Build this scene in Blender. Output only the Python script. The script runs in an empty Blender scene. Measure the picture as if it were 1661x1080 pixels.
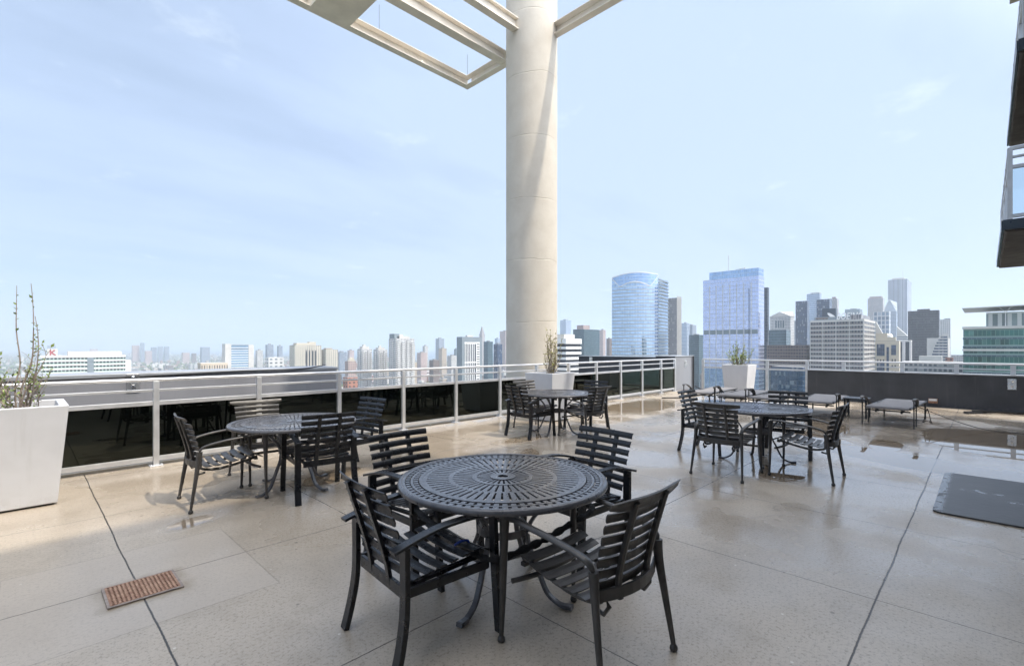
import bpy, math, random
from mathutils import Vector, Matrix
random.seed(7)
scn = bpy.context.scene
COL = scn.collection
R = math.radians
# ------------------------------------------------------------------ frame of reference
# X runs east along the left railing, Y runs north, the deck surface is z = 0.
HEAD = R(44.5)
CC, SS = math.cos(HEAD), math.sin(HEAD)
EYE, FPX, CX, HY = 1.55, 782.0, 830.0, 562.0
def cw(x, d):                      # (right, forward) of the photographer -> deck x, y
    return (d*CC + x*SS, d*SS - x*CC)
def G(px, py, z=0.0):              # ground point seen at a photo position
    d = FPX*(EYE-z)/(py-HY)
    return cw((px-CX)/FPX*d, d)
def ray_x(px, a):                  # y on the line of sight px where x = a
    t = (px-CX)/FPX
    return a*(SS-t*CC)/(CC+t*SS)
def ray_y(px, b):
    t = (px-CX)/FPX
    return b*(CC+t*SS)/(SS-t*CC)
def depth(a, b): return a*CC + b*SS
def zat(py, d): return EYE - (py-HY)/FPX*d

# ------------------------------------------------------------------ node helpers
class NT:
    def __init__(s, nt):
        s.nt = nt; s.n = nt.nodes; s.l = nt.links
    def new(s, t, **kw):
        n = s.n.new(t)
        for k, v in kw.items(): setattr(n, k, v)
        return n
    def put(s, sock, v):
        if v is None: return
        if hasattr(v, 'is_output') or isinstance(v, bpy.types.NodeSocket): s.l.new(v, sock)
        else:
            if hasattr(sock.default_value, '__len__') and len(sock.default_value) == 4 and len(v) == 3: v = tuple(v)+(1,)
            sock.default_value = v
    def m(s, op, a, b=None, c=None, clamp=False):
        n = s.new('ShaderNodeMath', operation=op); n.use_clamp = clamp
        s.put(n.inputs[0], a); s.put(n.inputs[1], b); s.put(n.inputs[2], c)
        return n.outputs[0]
    def mix(s, f, a, b, mode='MIX'):
        n = s.new('ShaderNodeMix', data_type='RGBA', blend_type=mode)
        s.put(n.inputs[0], f); s.put(n.inputs[6], a); s.put(n.inputs[7], b)
        return n.outputs[2]
    def ramp(s, f, lo, hi, a=0.0, b=1.0, smooth=True):
        n = s.new('ShaderNodeMapRange', interpolation_type='SMOOTHSTEP' if smooth else 'LINEAR')
        s.put(n.inputs[0], f); s.put(n.inputs[1], lo); s.put(n.inputs[2], hi); s.put(n.inputs[3], a); s.put(n.inputs[4], b)
        return n.outputs[0]
    def noise(s, vec, scale, detail=3, rough=.5, out=0):
        n = s.new('ShaderNodeTexNoise'); s.put(n.inputs['Vector'], vec)
        n.inputs['Scale'].default_value = scale; n.inputs['Detail'].default_value = detail
        n.inputs['Roughness'].default_value = rough
        return n.outputs[out]
    def sep(s, v):
        n = s.new('ShaderNodeSeparateXYZ'); s.put(n.inputs[0], v); return n.outputs
    def comb(s, x, y, z=0.0):
        n = s.new('ShaderNodeCombineXYZ'); s.put(n.inputs[0], x); s.put(n.inputs[1], y); s.put(n.inputs[2], z); return n.outputs[0]
    def bump(s, h, dist=.01, strength=1.0):
        n = s.new('ShaderNodeBump'); s.put(n.inputs['Height'], h)
        n.inputs['Distance'].default_value = dist; n.inputs['Strength'].default_value = strength
        return n.outputs[0]

def newmat(name):
    m = bpy.data.materials.new(name); m.use_nodes = True
    t = NT(m.node_tree); p = t.n['Principled BSDF']
    return m, t, p

def simple(name, col, rough=.5, metal=0.0, var=.12, scale=6.0, bump=0.0, bscale=200.0, spec=.5, streak=False, coat=0):
    m, t, p = newmat(name)
    tc = t.new('ShaderNodeTexCoord').outputs['Object']
    v = tc
    if streak:
        mp = t.new('ShaderNodeMapping'); t.put(mp.inputs[0], tc); mp.inputs['Scale'].default_value = (1, 1, .12); v = mp.outputs[0]
    n = t.noise(v, scale, 5, .6)
    f = t.ramp(n, .3, .7, 1-var, 1+var*.6)
    c = t.mix(1.0, tuple(col)+(1,), f, 'MULTIPLY')
    t.put(p.inputs['Base Color'], c)
    t.put(p.inputs['Roughness'], t.ramp(t.noise(tc, scale*2.3, 4), .3, .7, max(0, rough-.08), min(1, rough+.08)))
    p.inputs['Metallic'].default_value = metal
    p.inputs['Specular IOR Level'].default_value = spec
    if coat: p.inputs['Coat Weight'].default_value = coat
    if bump:
        t.put(p.inputs['Normal'], t.bump(t.noise(tc, bscale, 3), bump))
    return m

# ------------------------------------------------------------------ mesh helpers
class MB:
    def __init__(s): s.v = []; s.f = []; s.sm = []; s.mi = []; s.uv = []
    def add(s, vs, fs, smooth=False, mi=0, uvs=None):
        o = len(s.v); s.v += [tuple(v) for v in vs]
        for k, f in enumerate(fs):
            s.f.append(tuple(i+o for i in f)); s.sm.append(smooth); s.mi.append(mi)
            s.uv.append(uvs[k] if uvs else None)
        return s
    def box(s, x0, x1, y0, y1, z0, z1, mi=0):
        vs = [(x, y, z) for z in (z0, z1) for y in (y0, y1) for x in (x0, x1)]
        fs = [(0, 2, 3, 1), (4, 5, 7, 6), (0, 1, 5, 4), (2, 6, 7, 3), (0, 4, 6, 2), (1, 3, 7, 5)]
        uvs = []
        for f in fs:
            n = fs.index(f)
            if n < 2: uvs.append([(vs[i][0], vs[i][1]) for i in f])
            elif n < 4: uvs.append([(vs[i][0]-x0, vs[i][2]-z1) for i in f])
            else: uvs.append([(vs[i][1]-y0, vs[i][2]-z1) for i in f])
        return s.add(vs, fs, False, mi, uvs)
    def prism(s, poly, z0, z1, mi=0, top=None):     # poly counter-clockwise, top: optional list of z per vertex
        n = len(poly); zt = top or [z1]*n
        vs = [(x, y, z0) for x, y in poly] + [(poly[i][0], poly[i][1], zt[i]) for i in range(n)]
        fs = [tuple(reversed(range(n))), tuple(range(n, 2*n))]
        uvs = [[(x, y) for x, y in reversed(poly)], [(x, y) for x, y in poly]]
        L = 0; zr = max(zt)
        for i in range(n):
            j = (i+1) % n; l = math.hypot(poly[j][0]-poly[i][0], poly[j][1]-poly[i][1])
            fs.append((i, j, n+j, n+i)); uvs.append([(L, z0-zr), (L+l, z0-zr), (L+l, zt[j]-zr), (L, zt[i]-zr)])
            L += l
        return s.add(vs, fs, False, mi, uvs)
    def sweep(s, path, prof, up=(0, 0, 1), smooth=False, scales=None, mi=0, closed=False, tilts=None):
        # prof: list of (side, up) offsets; scales per path vertex
        P = [Vector(p) for p in path]; n = len(P); k = len(prof); U = Vector(up); rings = []
        for i, p in enumerate(P):
            if closed: T = P[(i+1) % n]-P[i-1]
            else: T = (P[min(i+1, n-1)]-P[max(i-1, 0)])
            T.normalize(); Sd = T.cross(U)
            if Sd.length < 1e-4: Sd = T.cross(Vector((0, 1, 0)))
            Sd.normalize(); V = Sd.cross(T).normalized()
            if tilts is not None:
                q = Matrix.Rotation(tilts if not hasattr(tilts, '__len__') else tilts[i], 3, T); Sd = q@Sd; V = q@V
            sc = scales[i] if scales else 1
            if not hasattr(sc, '__len__'): sc = (sc, sc)
            rings.append([tuple(p + Sd*a*sc[0] + V*b*sc[1]) for a, b in prof])
        vs = [v for r in rings for v in r]; fs = []
        m = n if closed else n-1
        for i in range(m):
            j = (i+1) % n
            for q in range(k):
                r = (q+1) % k
                fs.append((i*k+q, i*k+r, j*k+r, j*k+q))
        s.add(vs, fs, smooth, mi)
        if not closed:
            s.add(rings[0], [tuple(reversed(range(k)))], False, mi); s.add(rings[-1], [tuple(range(k))], False, mi)
        return s
    def tube(s, path, r, n=10, radii=None, mi=0, closed=False, up=(0, 0, 1)):
        prof = [(math.cos(2*math.pi*i/n)*r, math.sin(2*math.pi*i/n)*r) for i in range(n)]
        return s.sweep(path, prof, up, True, radii, mi, closed)
    def bar(s, path, w, h, up=(0, 0, 1), scales=None, mi=0, tilts=None):
        prof = [(-w/2, -h/2), (w/2, -h/2), (w/2, h/2), (-w/2, h/2)]
        return s.sweep(path, prof, up, False, scales, mi, False, tilts)
    def lathe(s, prof, n=20, c=(0, 0), mi=0, smooth=True):
        vs = [(c[0]+r*math.cos(2*math.pi*i/n), c[1]+r*math.sin(2*math.pi*i/n), z) for r, z in prof for i in range(n)]
        fs = [(a*n+i, a*n+(i+1) % n, (a+1)*n+(i+1) % n, (a+1)*n+i) for a in range(len(prof)-1) for i in range(n)]
        s.add(vs, fs, smooth, mi)
        return s
    def build(s, name, mats, parent=None, bevel=0.0, loc=None):
        me = bpy.data.meshes.new(name); me.from_pydata(s.v, [], s.f)
        for p, q, r in zip(me.polygons, s.sm, s.mi): p.use_smooth = q; p.material_index = r
        if any(u is not None for u in s.uv):
            ul = me.uv_layers.new(name='UVMap'); d = ul.data
            for p, u in zip(me.polygons, s.uv):
                if u:
                    for k, li in enumerate(p.loop_indices): d[li].uv = u[k]
        for mt in (mats if isinstance(mats, (list, tuple)) else [mats]): me.materials.append(mt)
        me.validate(); me.update()
        o = bpy.data.objects.new(name, me); COL.objects.link(o)
        if parent: o.parent = parent
        if loc: o.location = loc
        if bevel:
            b = o.modifiers.new('bevel', 'BEVEL'); b.width = bevel; b.segments = 2; b.limit_method = 'ANGLE'; b.angle_limit = R(40)
        return o

def tag(o, label=None, cat=None, group=None, kind=None):
    if label: o['label'] = label
    if cat: o['category'] = cat
    if group: o['group'] = group
    if kind: o['kind'] = kind
    return o
def thing(name, label, cat, loc=(0, 0, 0), rz=0.0, group=None):
    o = bpy.data.objects.new(name, None); COL.objects.link(o)
    o.location = loc; o.rotation_euler = (0, 0, rz); o.empty_display_size = .2
    return tag(o, label, cat, group)
def copy_tree(o, parent=None):
    c = o.copy(); COL.objects.link(c); c.parent = parent
    for ch in list(o.children): copy_tree(ch, c)
    return c
def bez(p0, p1, p2, p3, n=10):
    out = []
    for i in range(n+1):
        t = i/n; u = 1-t
        out.append(tuple(u**3*a+3*u*u*t*b+3*u*t*t*c+t**3*d for a, b, c, d in zip(p0, p1, p2, p3)))
    return out
def catmull(pts, n=6):
    P = [pts[0]]+list(pts)+[pts[-1]]; out = []
    for i in range(1, len(P)-2):
        for k in range(n):
            t = k/n
            out.append(tuple(.5*((2*b)+(-a+c)*t+(2*a-5*b+4*c-d)*t*t+(-a+3*b-3*c+d)*t**3) for a, b, c, d in zip(P[i-1], P[i], P[i+1], P[i+2])))
    out.append(tuple(pts[-1])); return out

# ------------------------------------------------------------------ camera, light, sky
cam = bpy.data.cameras.new('camera'); co = bpy.data.objects.new('camera', cam); COL.objects.link(co); scn.camera = co
co.location = (0, 0, EYE); co.rotation_euler = (R(90), 0, HEAD-R(90))
cam.sensor_width = 36; cam.lens = 36*FPX/1661; cam.shift_y = 22/1661; cam.clip_start = .05; cam.clip_end = 60000
scn.render.resolution_x = 1024; scn.render.resolution_y = 665
SUN = Vector((.17, -.60, 1.0)).normalized()
sun = bpy.data.lights.new('sun', 'SUN'); so = bpy.data.objects.new('sun', sun); COL.objects.link(so)
sun.energy = 3.2; sun.angle = R(1.2); sun.color = (1, .90, .75)
so.rotation_euler = (-SUN).to_track_quat('-Z', 'Y').to_euler(); so.location = (0, 0, 40)
w = bpy.data.worlds.new('World'); scn.world = w; w.use_nodes = True
t = NT(w.node_tree); bg = t.n['Background']
sky = t.new('ShaderNodeTexSky', sky_type='NISHITA'); sky.sun_disc = False
sky.sun_elevation = math.asin(SUN.z); sky.sun_rotation = math.atan2(SUN.x, SUN.y)
sky.altitude = 300; sky.air_density = 1.0; sky.dust_density = .6; sky.ozone_density = .8
dirv = t.new('ShaderNodeTexCoord').outputs['Generated']
dx, dy, dz = t.sep(dirv)
dzc = t.m('ADD', t.m('MAXIMUM', dz, 0.0), .16)
cl = t.comb(t.m('DIVIDE', dx, dzc), t.m('DIVIDE', dy, dzc), 0.0)
mp = t.new('ShaderNodeMapping'); t.put(mp.inputs[0], cl); mp.inputs['Rotation'].default_value = (0, 0, R(20)); mp.inputs['Scale'].default_value = (.5, 1.25, 1)
n1 = t.noise(mp.outputs[0], 1.1, 6, .52)
mp2 = t.new('ShaderNodeMapping'); t.put(mp2.inputs[0], cl); mp2.inputs['Location'].default_value = (3.1, 1.7, 0)
n2 = t.noise(mp2.outputs[0], 3.4, 7, .6)
# veil of thin high cloud: thicker to the east (right) than to the north west (left)
east = t.ramp(t.m('SUBTRACT', t.m('MULTIPLY', dx, .8), t.m('MULTIPLY', dy, .6)), -.9, .5, -.04, .26)
veil = t.m('ADD', t.ramp(n1, .26, .66, .52, .86), east, clamp=True)
veil = t.m('MINIMUM', veil, .93)
puff = t.m('MULTIPLY', t.ramp(n2, .60, .78), .32)
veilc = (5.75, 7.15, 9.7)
# extra veil glow around the sun, mostly out of view, added to lift the shaded deck
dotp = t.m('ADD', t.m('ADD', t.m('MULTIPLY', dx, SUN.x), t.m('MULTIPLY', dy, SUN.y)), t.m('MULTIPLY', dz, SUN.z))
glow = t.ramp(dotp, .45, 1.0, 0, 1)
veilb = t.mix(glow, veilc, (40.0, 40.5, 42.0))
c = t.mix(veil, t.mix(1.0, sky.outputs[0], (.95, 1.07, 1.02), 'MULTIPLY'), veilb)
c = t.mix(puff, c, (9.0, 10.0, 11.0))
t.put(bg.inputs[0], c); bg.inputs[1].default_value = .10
scn.view_settings.view_transform = 'Standard'; scn.view_settings.look = 'None'
scn.view_settings.exposure = 0.2; scn.view_settings.gamma = 1
scn.render.engine = 'CYCLES'
scn.cycles.max_bounces = 7; scn.cycles.transparent_max_bounces = 12; scn.cycles.volume_bounces = 1
scn.cycles.use_denoising = True

# ------------------------------------------------------------------ materials
M = {}
M['alu'] = simple('brushed_aluminium', (.62, .63, .65), .38, .55, .10, 5, .0004, 160)
M['steel'] = simple('stainless_steel', (.62, .62, .62), .3, .9, .1)
M['blackmetal'] = simple('black_powder_coat', (.009, .010, .013), .33, 0, .2, 9, .0004, 400)
M['greymetal'] = simple('worn_bronze_grey_coat', (.060, .056, .053), .36, .25, .22, 8, .0006, 260)
M['tablemetal'] = simple('cast_table_coat', (.095, .095, .104), .34, .2, .25, 14, .0002, 200, coat=.3)
M['rubber'] = simple('black_rubber', (.02, .02, .022), .55)
M['planter'] = simple('white_planter_shell', (.60, .61, .64), .55, 0, .05, 2.5, .0006, 500)
def dirty(m, col, amount):        # streaks running down and splashes near the foot
    t = NT(m.node_tree); p = t.n['Principled BSDF']; src = p.inputs['Base Color'].links[0].from_socket
    tc = t.new('ShaderNodeTexCoord').outputs['Object']; x, y, z = t.sep(tc)
    mp = t.new('ShaderNodeMapping'); t.put(mp.inputs[0], tc); mp.inputs['Scale'].default_value = (14, 14, .8)
    st = t.ramp(t.noise(mp.outputs[0], 1.0, 4, .6), .55, .75)
    sp = t.m('MULTIPLY', t.ramp(z, .0, .22, 1, 0), t.ramp(t.noise(tc, 18, 4, .7), .45, .65))
    t.put(p.inputs['Base Color'], t.mix(t.m('MULTIPLY', t.m('ADD', t.m('MULTIPLY', st, .35), t.m('MULTIPLY', sp, .6), clamp=True), amount), src, tuple(col)+(1,)))
dirty(M['planter'], (.34, .33, .31), .32)
M['soil'] = simple('dry_soil', (.035, .026, .02), .95, 0, .5, 20, .02, 40)
M['darkwall'] = simple('charcoal_stucco', (.060, .064, .074), .78, 0, .16, 1.2, .002, 160)
M['greywall'] = simple('grey_render', (.27, .28, .31), .75, 0, .10, 1.0, .002, 160, streak=True)
M['greypanel'] = simple('grey_metal_wall', (.25, .255, .28), .5, .0, .10, 1.0, .0006, 60, streak=True)
dirty(M['darkwall'], (.12, .12, .125), .8); dirty(M['greywall'], (.16, .16, .16), .6); dirty(M['greypanel'], (.13, .13, .135), .6)
M['coping'] = simple('grey_coping', (.36, .38, .41), .42, .2, .1, 2)
M['canopy'] = simple('cream_painted_steel', (.80, .745, .66), .6, 0, .10, 2, .0006, 120, streak=True)
M['sling'] = simple('taupe_sling', (.215, .205, .205), .8, 0, .12, 5, .0015, 700)
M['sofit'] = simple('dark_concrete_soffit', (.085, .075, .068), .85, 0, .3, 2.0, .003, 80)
M['fascia'] = simple('blue_black_fascia', (.03, .045, .065), .35, 0, .2, 3)
M['bodywall'] = simple('tower_concrete', (.42, .39, .35), .8, 0, .15, .7, .003, 60, streak=True)
M['cord'] = simple('black_cord', (.012, .012, .013), .8, 0, .2, 40, .004, 300)
M['blue'] = simple('blue_plastic', (.02, .06, .35), .3)
M['bark'] = simple('grey_brown_bark', (.34, .28, .24), .85, 0, .3, 60, .002, 300)
M['leafgreen'] = simple('young_leaf', (.24, .32, .08), .5, 0, .4, 30)
M['leafbud'] = simple('yellow_bud', (.40, .38, .12), .6, 0, .4, 30)
M['gravel'] = simple('ledge_gravel', (.10, .10, .10), .9, 0, .3, 8, .02, 30)
M['white'] = simple('white_paint', (.74, .74, .74), .5, 0, .06)
M['red'] = simple('red_sign', (.40, .07, .09), .5)
M['rust'] = None

def mat_column():
    m, t, p = newmat('cast_concrete_column')
    tc = t.new('ShaderNodeTexCoord').outputs['Object']
    x, y, z = t.sep(tc)
    n = t.noise(tc, 1.6, 6, .6); n2 = t.noise(tc, 16, 4, .6)
    base = t.mix(t.ramp(n, .3, .7), (.575, .53, .46), (.64, .60, .53))
    base = t.mix(t.m('MULTIPLY', t.ramp(n2, .52, .75), .16), base, (.42, .37, .30))
    # pour lines with uneven heights
    zz = t.m('ADD', z, t.m('MULTIPLY', t.noise(tc, .9, 3), .28))
    fr = t.m('ABSOLUTE', t.m('SUBTRACT', t.m('FRACT', t.m('DIVIDE', zz, 1.55)), .5))
    line = t.ramp(fr, .0, .012, 1, 0)
    brk = t.ramp(t.noise(tc, 2.6, 4), .42, .6)
    base = t.mix(t.m('MULTIPLY', t.m('MULTIPLY', line, brk), .32), base, (.30, .25, .19))
    t.put(p.inputs['Base Color'], base); p.inputs['Roughness'].default_value = .8
    h = t.m('SUBTRACT', t.m('MULTIPLY', n2, .35), t.m('MULTIPLY', line, .6))
    t.put(p.inputs['Normal'], t.bump(h, .012, .6))
    return m
M['column'] = mat_column()

def tint_glass(name, col, ior=1.5, boost=1.0, rough=.0, col2=(.95, .97, 1)):
    m, t, p = newmat(name); t.n.remove(p)
    out = t.n['Material Output']
    tr = t.new('ShaderNodeBsdfTransparent'); tr.inputs[0].default_value = tuple(col)+(1,)
    gl = t.new('ShaderNodeBsdfGlossy'); gl.inputs['Color'].default_value = tuple(col2)+(1,); gl.inputs['Roughness'].default_value = rough
    fr = t.new('ShaderNodeFresnel'); fr.inputs[0].default_value = ior
    mx = t.new('ShaderNodeMixShader')
    t.put(mx.inputs[0], t.m('MULTIPLY', fr.outputs[0], boost, clamp=True)); t.l.new(tr.outputs[0], mx.inputs[1]); t.l.new(gl.outputs[0], mx.inputs[2])
    t.l.new(mx.outputs[0], out.inputs[0])
    return m
M['glassdark'] = tint_glass('dark_tinted_glass', (.045, .055, .050), 1.5, 1.3, col2=(.78, .86, .74))
M['glassclear'] = tint_glass('clear_glass', (.80, .88, .92), 1.5, 1.0)

# deck: wet aggregate concrete with joints, a repaired patch and puddles
PUD = [  # x, y, rx, ry, rot
 (11.4, 6.4, 1.5, .72, .12), (6.53, 1.80, .42, .30, .3), (9.5, 1.12, .62, .22, .1), (11.0, -.1, 1.5, .95, .2),
 (8.45, .75, .50, 1.5, -.41), (1.05, 5.0, .20, .11, .4), (2.6, 5.6, .45, .22, .5), (6.0, 5.55, .55, .2, .1),
 (5.2, 4.75, .3, .14, .7), (9.6, 2.1, .8, .28, .9), (10.9, 2.2, .95, .35, .2), (7.3, -.35, 1.4, .35, .1)]
def mat_deck():
    m, t, p = newmat('wet_aggregate_concrete')
    tc = t.new('ShaderNodeTexCoord').outputs['Object']
    x, y, z = t.sep(tc)
    big = t.noise(tc, .55, 5, .55); mid = t.noise(tc, 2.6, 5, .6); fine = t.noise(tc, 95, 3, .7); sp = t.noise(tc, 230, 2, .6)
    base = t.mix(t.ramp(big, .35, .65), (.400, .338, .264), (.500, .432, .350))
    base = t.mix(t.m('MULTIPLY', t.ramp(mid, .45, .72), .35), base, (.27, .215, .15))
    base = t.mix(t.m('MULTIPLY', t.ramp(fine, .50, .78), .5), base, (.19, .15, .105))
    base = t.mix(t.m('MULTIPLY', t.ramp(sp, .60, .75), .6), base, (.62, .57, .50))
    sp3 = t.noise(tc, 48, 3, .8); base = t.mix(t.m('MULTIPLY', t.ramp(sp3, .50, .66), .55), base, (.17, .135, .10)); base = t.mix(t.m('MULTIPLY', t.ramp(sp3, .44, .30), .30), base, (.52, .47, .40))
    # specks and scuffs
    vo = t.new('ShaderNodeTexVoronoi'); t.put(vo.inputs['Vector'], tc); vo.inputs['Scale'].default_value = 9
    sc = t.ramp(vo.outputs['Distance'], .05, .09, 1, 0)
    on = t.m('GREATER_THAN', t.sep(vo.outputs['Color'])[0], .80)
    base = t.mix(t.m('MULTIPLY', t.m('MULTIPLY', sc, on), .7), base, (.70, .67, .60))
    vo2 = t.new('ShaderNodeTexVoronoi'); t.put(vo2.inputs['Vector'], tc); vo2.inputs['Scale'].default_value = 4.3
    sc2 = t.ramp(vo2.outputs['Distance'], .03, .07, 1, 0)
    on2 = t.m('GREATER_THAN', t.sep(vo2.outputs['Color'])[1], .70)
    base = t.mix(t.m('MULTIPLY', t.m('MULTIPLY', sc2, on2), .65), base, (.09, .075, .06))
    # repaired patch round the drain
    px = t.m('ABSOLUTE', t.m('SUBTRACT', x, .545)); py = t.m('ABSOLUTE', t.m('SUBTRACT', y, 3.98))
    ins = t.m('MULTIPLY', t.m('LESS_THAN', px, .64), t.m('LESS_THAN', py, .66))
    base = t.mix(t.m('MULTIPLY', ins, t.ramp(mid, .3, .6, .25, .5)), base, (.46, .40, .335))
    edge = t.m('MULTIPLY', t.m('LESS_THAN', px, .65), t.m('LESS_THAN', py, .67))
    edge = t.m('SUBTRACT', edge, ins)
    # rust and dirt halo round the drain grate
    hx = t.m('MAXIMUM', t.m('SUBTRACT', t.m('ABSOLUTE', t.m('SUBTRACT', x, .545)), .19), 0.0); hy = t.m('MAXIMUM', t.m('SUBTRACT', t.m('ABSOLUTE', t.m('SUBTRACT', y, 3.85)), .165), 0.0)
    hd = t.m('ADD', t.m('SQRT', t.m('ADD', t.m('MULTIPLY', hx, hx), t.m('MULTIPLY', hy, hy))), t.m('MULTIPLY', t.m('SUBTRACT', t.noise(tc, 7, 5, .7), .5), .16))
    base = t.mix(t.m('MULTIPLY', t.ramp(hd, -.01, .09, 1, 0), .55), base, (.235, .175, .105))
    # joints
    wob = t.m('MULTIPLY', t.m('SUBTRACT', t.noise(tc, 1.2, 3), .5), .03)
    wob2 = t.m('MULTIPLY', t.m('SUBTRACT', t.noise(tc, 40, 2), .5), .006)
    xw = t.m('ADD', t.m('ADD', x, wob), wob2); yw = t.m('ADD', t.m('ADD', y, wob), wob2)
    def dist(c, off, sp_):
        fr = t.m('FRACT', t.m('ADD', t.m('DIVIDE', t.m('SUBTRACT', c, off), sp_), 100.5))
        return t.m('MULTIPLY', t.m('ABSOLUTE', t.m('SUBTRACT', fr, .5)), sp_)
    j1 = t.ramp(dist(xw, .53, 1.57), .0022, .0048, 1, 0); j2 = t.ramp(dist(yw, .48, 1.755), .0022, .0048, 1, 0)
    s1 = t.ramp(t.m('ABSOLUTE', t.m('SUBTRACT', xw, .53)), .0028, .0062, 1, 0); s2 = t.ramp(t.m('ABSOLUTE', t.m('SUBTRACT', yw, .48)), .0028, .0062, 1, 0)
    jm = t.m('MAXIMUM', t.m('MULTIPLY', t.m('MAXIMUM', j1, j2), .8), t.m('MAXIMUM', s1, s2))
    jm = t.m('MAXIMUM', jm, t.m('MULTIPLY', edge, .22))
    # wetness
    pud = None
    nz = t.noise(tc, 1.7, 5, .6); nz3 = t.noise(tc, 9, 3, .6)
    for (a, b, ra, rb, ro) in PUD:
        ca, sa = math.cos(ro), math.sin(ro)
        dx_ = t.m('SUBTRACT', x, a); dy_ = t.m('SUBTRACT', y, b)
        u = t.m('DIVIDE', t.m('ADD', t.m('MULTIPLY', dx_, ca), t.m('MULTIPLY', dy_, sa)), ra)
        v = t.m('DIVIDE', t.m('SUBTRACT', t.m('MULTIPLY', dy_, ca), t.m('MULTIPLY', dx_, sa)), rb)
        e = t.m('SUBTRACT', 1.0, t.m('SQRT', t.m('ADD', t.m('MULTIPLY', u, u), t.m('MULTIPLY', v, v))))
        pud = e if pud is None else t.m('MAXIMUM', pud, e)
    pe = t.m('ADD', pud, t.m('MULTIPLY', t.m('SUBTRACT', nz, .5), .9))
    pe = t.m('ADD', pe, t.m('MULTIPLY', t.m('SUBTRACT', nz3, .5), .16))
    water = t.ramp(pe, .0, .035)
    damp = t.ramp(pe, -.75, .05)
    # the far half of the deck is wetter than the near half
    far = t.ramp(t.m('ADD', t.m('MULTIPLY', x, .75), t.m('MULTIPLY', y, .5)), 1.7, 5.6)
    film = t.m('ADD', t.m('MULTIPLY', t.ramp(t.noise(tc, .8, 4, .55), .36, .62), t.m('ADD', .25, t.m('MULTIPLY', far, .75))), t.m('MULTIPLY', damp, .6), clamp=True)
    base = t.mix(t.m('MULTIPLY', film, .28), base, t.mix(1.0, base, (.70, .66, .63), 'MULTIPLY'))
    base = t.mix(t.m('MULTIPLY', water, .75), base, t.mix(1.0, base, (.55, .48, .40), 'MULTIPLY'))
    # drying rings, hairline cracks and rust coloured stains
    ring = t.ramp(t.m('ABSOLUTE', t.m('SUBTRACT', pe, -.10)), .0, .05, 1, 0)
    base = t.mix(t.m('MULTIPLY', ring, .28), base, (.16, .125, .085))
    wv = t.new('ShaderNodeTexVoronoi', feature='DISTANCE_TO_EDGE'); wv.inputs['Scale'].default_value = .42
    wn_ = t.new('ShaderNodeMixRGB'); t.put(wn_.inputs[0], .22); t.put(wn_.inputs[1], tc); t.put(wn_.inputs[2], t.noise(tc, 2.2, 5, .7, 1)); t.put(wv.inputs['Vector'], wn_.outputs[0])
    crack = t.m('MULTIPLY', t.ramp(wv.outputs['Distance'], .0012, .0035, 1, 0), t.ramp(t.noise(tc, .7, 3), .52, .60))
    base = t.mix(t.m('MULTIPLY', crack, .6), base, (.10, .08, .06))
    st = t.noise(tc, 1.1, 6, .75)
    base = t.mix(t.m('MULTIPLY', t.ramp(st, .56, .72), .25), base, (.20, .155, .10))
    base = t.mix(jm, base, (.045, .04, .035))
    t.put(p.inputs['Base Color'], base)
    rg = t.ramp(film, 0, 1, .42, .075, False)
    rg = t.m('ADD', rg, t.m('MULTIPLY', t.m('SUBTRACT', mid, .5), .12))
    rough = t.new('ShaderNodeMix', data_type='FLOAT'); t.put(rough.inputs[0], water); t.put(rough.inputs[2], rg); rough.inputs[3].default_value = .015
    t.put(p.inputs['Roughness'], t.m('MAXIMUM', rough.outputs[0], .015))
    p.inputs['IOR'].default_value = 1.66
    sl = t.new('ShaderNodeMix', data_type='FLOAT'); t.put(sl.inputs[0], film); sl.inputs[2].default_value = .45; sl.inputs[3].default_value = 1.0
    t.put(p.inputs['Specular IOR Level'], sl.outputs[0])
    h = t.m('ADD', t.m('MULTIPLY', fine, .5), t.m('MULTIPLY', mid, .5))
    dry = t.m('SUBTRACT', 1.0, water)
    h = t.m('SUBTRACT', t.m('MULTIPLY', h, t.m('MULTIPLY', dry, t.m('SUBTRACT', 1.0, t.m('MULTIPLY', film, .75)))), t.m('MULTIPLY', t.m('MULTIPLY', jm, dry), 2.0))
    t.put(p.inputs['Normal'], t.bump(h, .0022, .8))
    return m
M['deck'] = mat_deck()

def mat_mat():
    m, t, p = newmat('wet_rubber_mat')
    tc = t.new('ShaderNodeTexCoord').outputs['Object']; x, y, z = t.sep(tc)
    n = t.noise(tc, 1.6, 5, .6); n2 = t.noise(tc, 14, 4, .6)
    base = t.mix(t.ramp(n, .35, .65), (.036, .036, .037), (.056, .055, .054))
    t.put(p.inputs['Base Color'], base)
    edge = t.ramp(t.m('MINIMUM', t.m('SUBTRACT', x, 5.72), t.m('SUBTRACT', .36, y)), .10, .02)
    wet = t.m('MAXIMUM', t.ramp(t.m('ADD', n, t.m('MULTIPLY', n2, .2)), .70, .76), t.m('MULTIPLY', t.m('GREATER_THAN', n2, .44), edge))
    t.put(p.inputs['Roughness'], t.ramp(wet, 0, 1, .42, .05, False))
    t.put(p.inputs['Normal'], t.bump(t.m('MULTIPLY', n2, t.m('SUBTRACT', 1, wet)), .004, .6))
    return m
M['mat'] = mat_mat()

def mat_rust():
    m, t, p = newmat('rusty_cast_iron')
    tc = t.new('ShaderNodeTexCoord').outputs['Object']
    n = t.noise(tc, 40, 4, .7)
    t.put(p.inputs['Base Color'], t.mix(t.ramp(n, .35, .65), (.24, .125, .08), (.42, .26, .175)))
    p.inputs['Roughness'].default_value = .75
    t.put(p.inputs['Normal'], t.bump(n, .002, .6))
    return m
M['rust'] = mat_rust()

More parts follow.
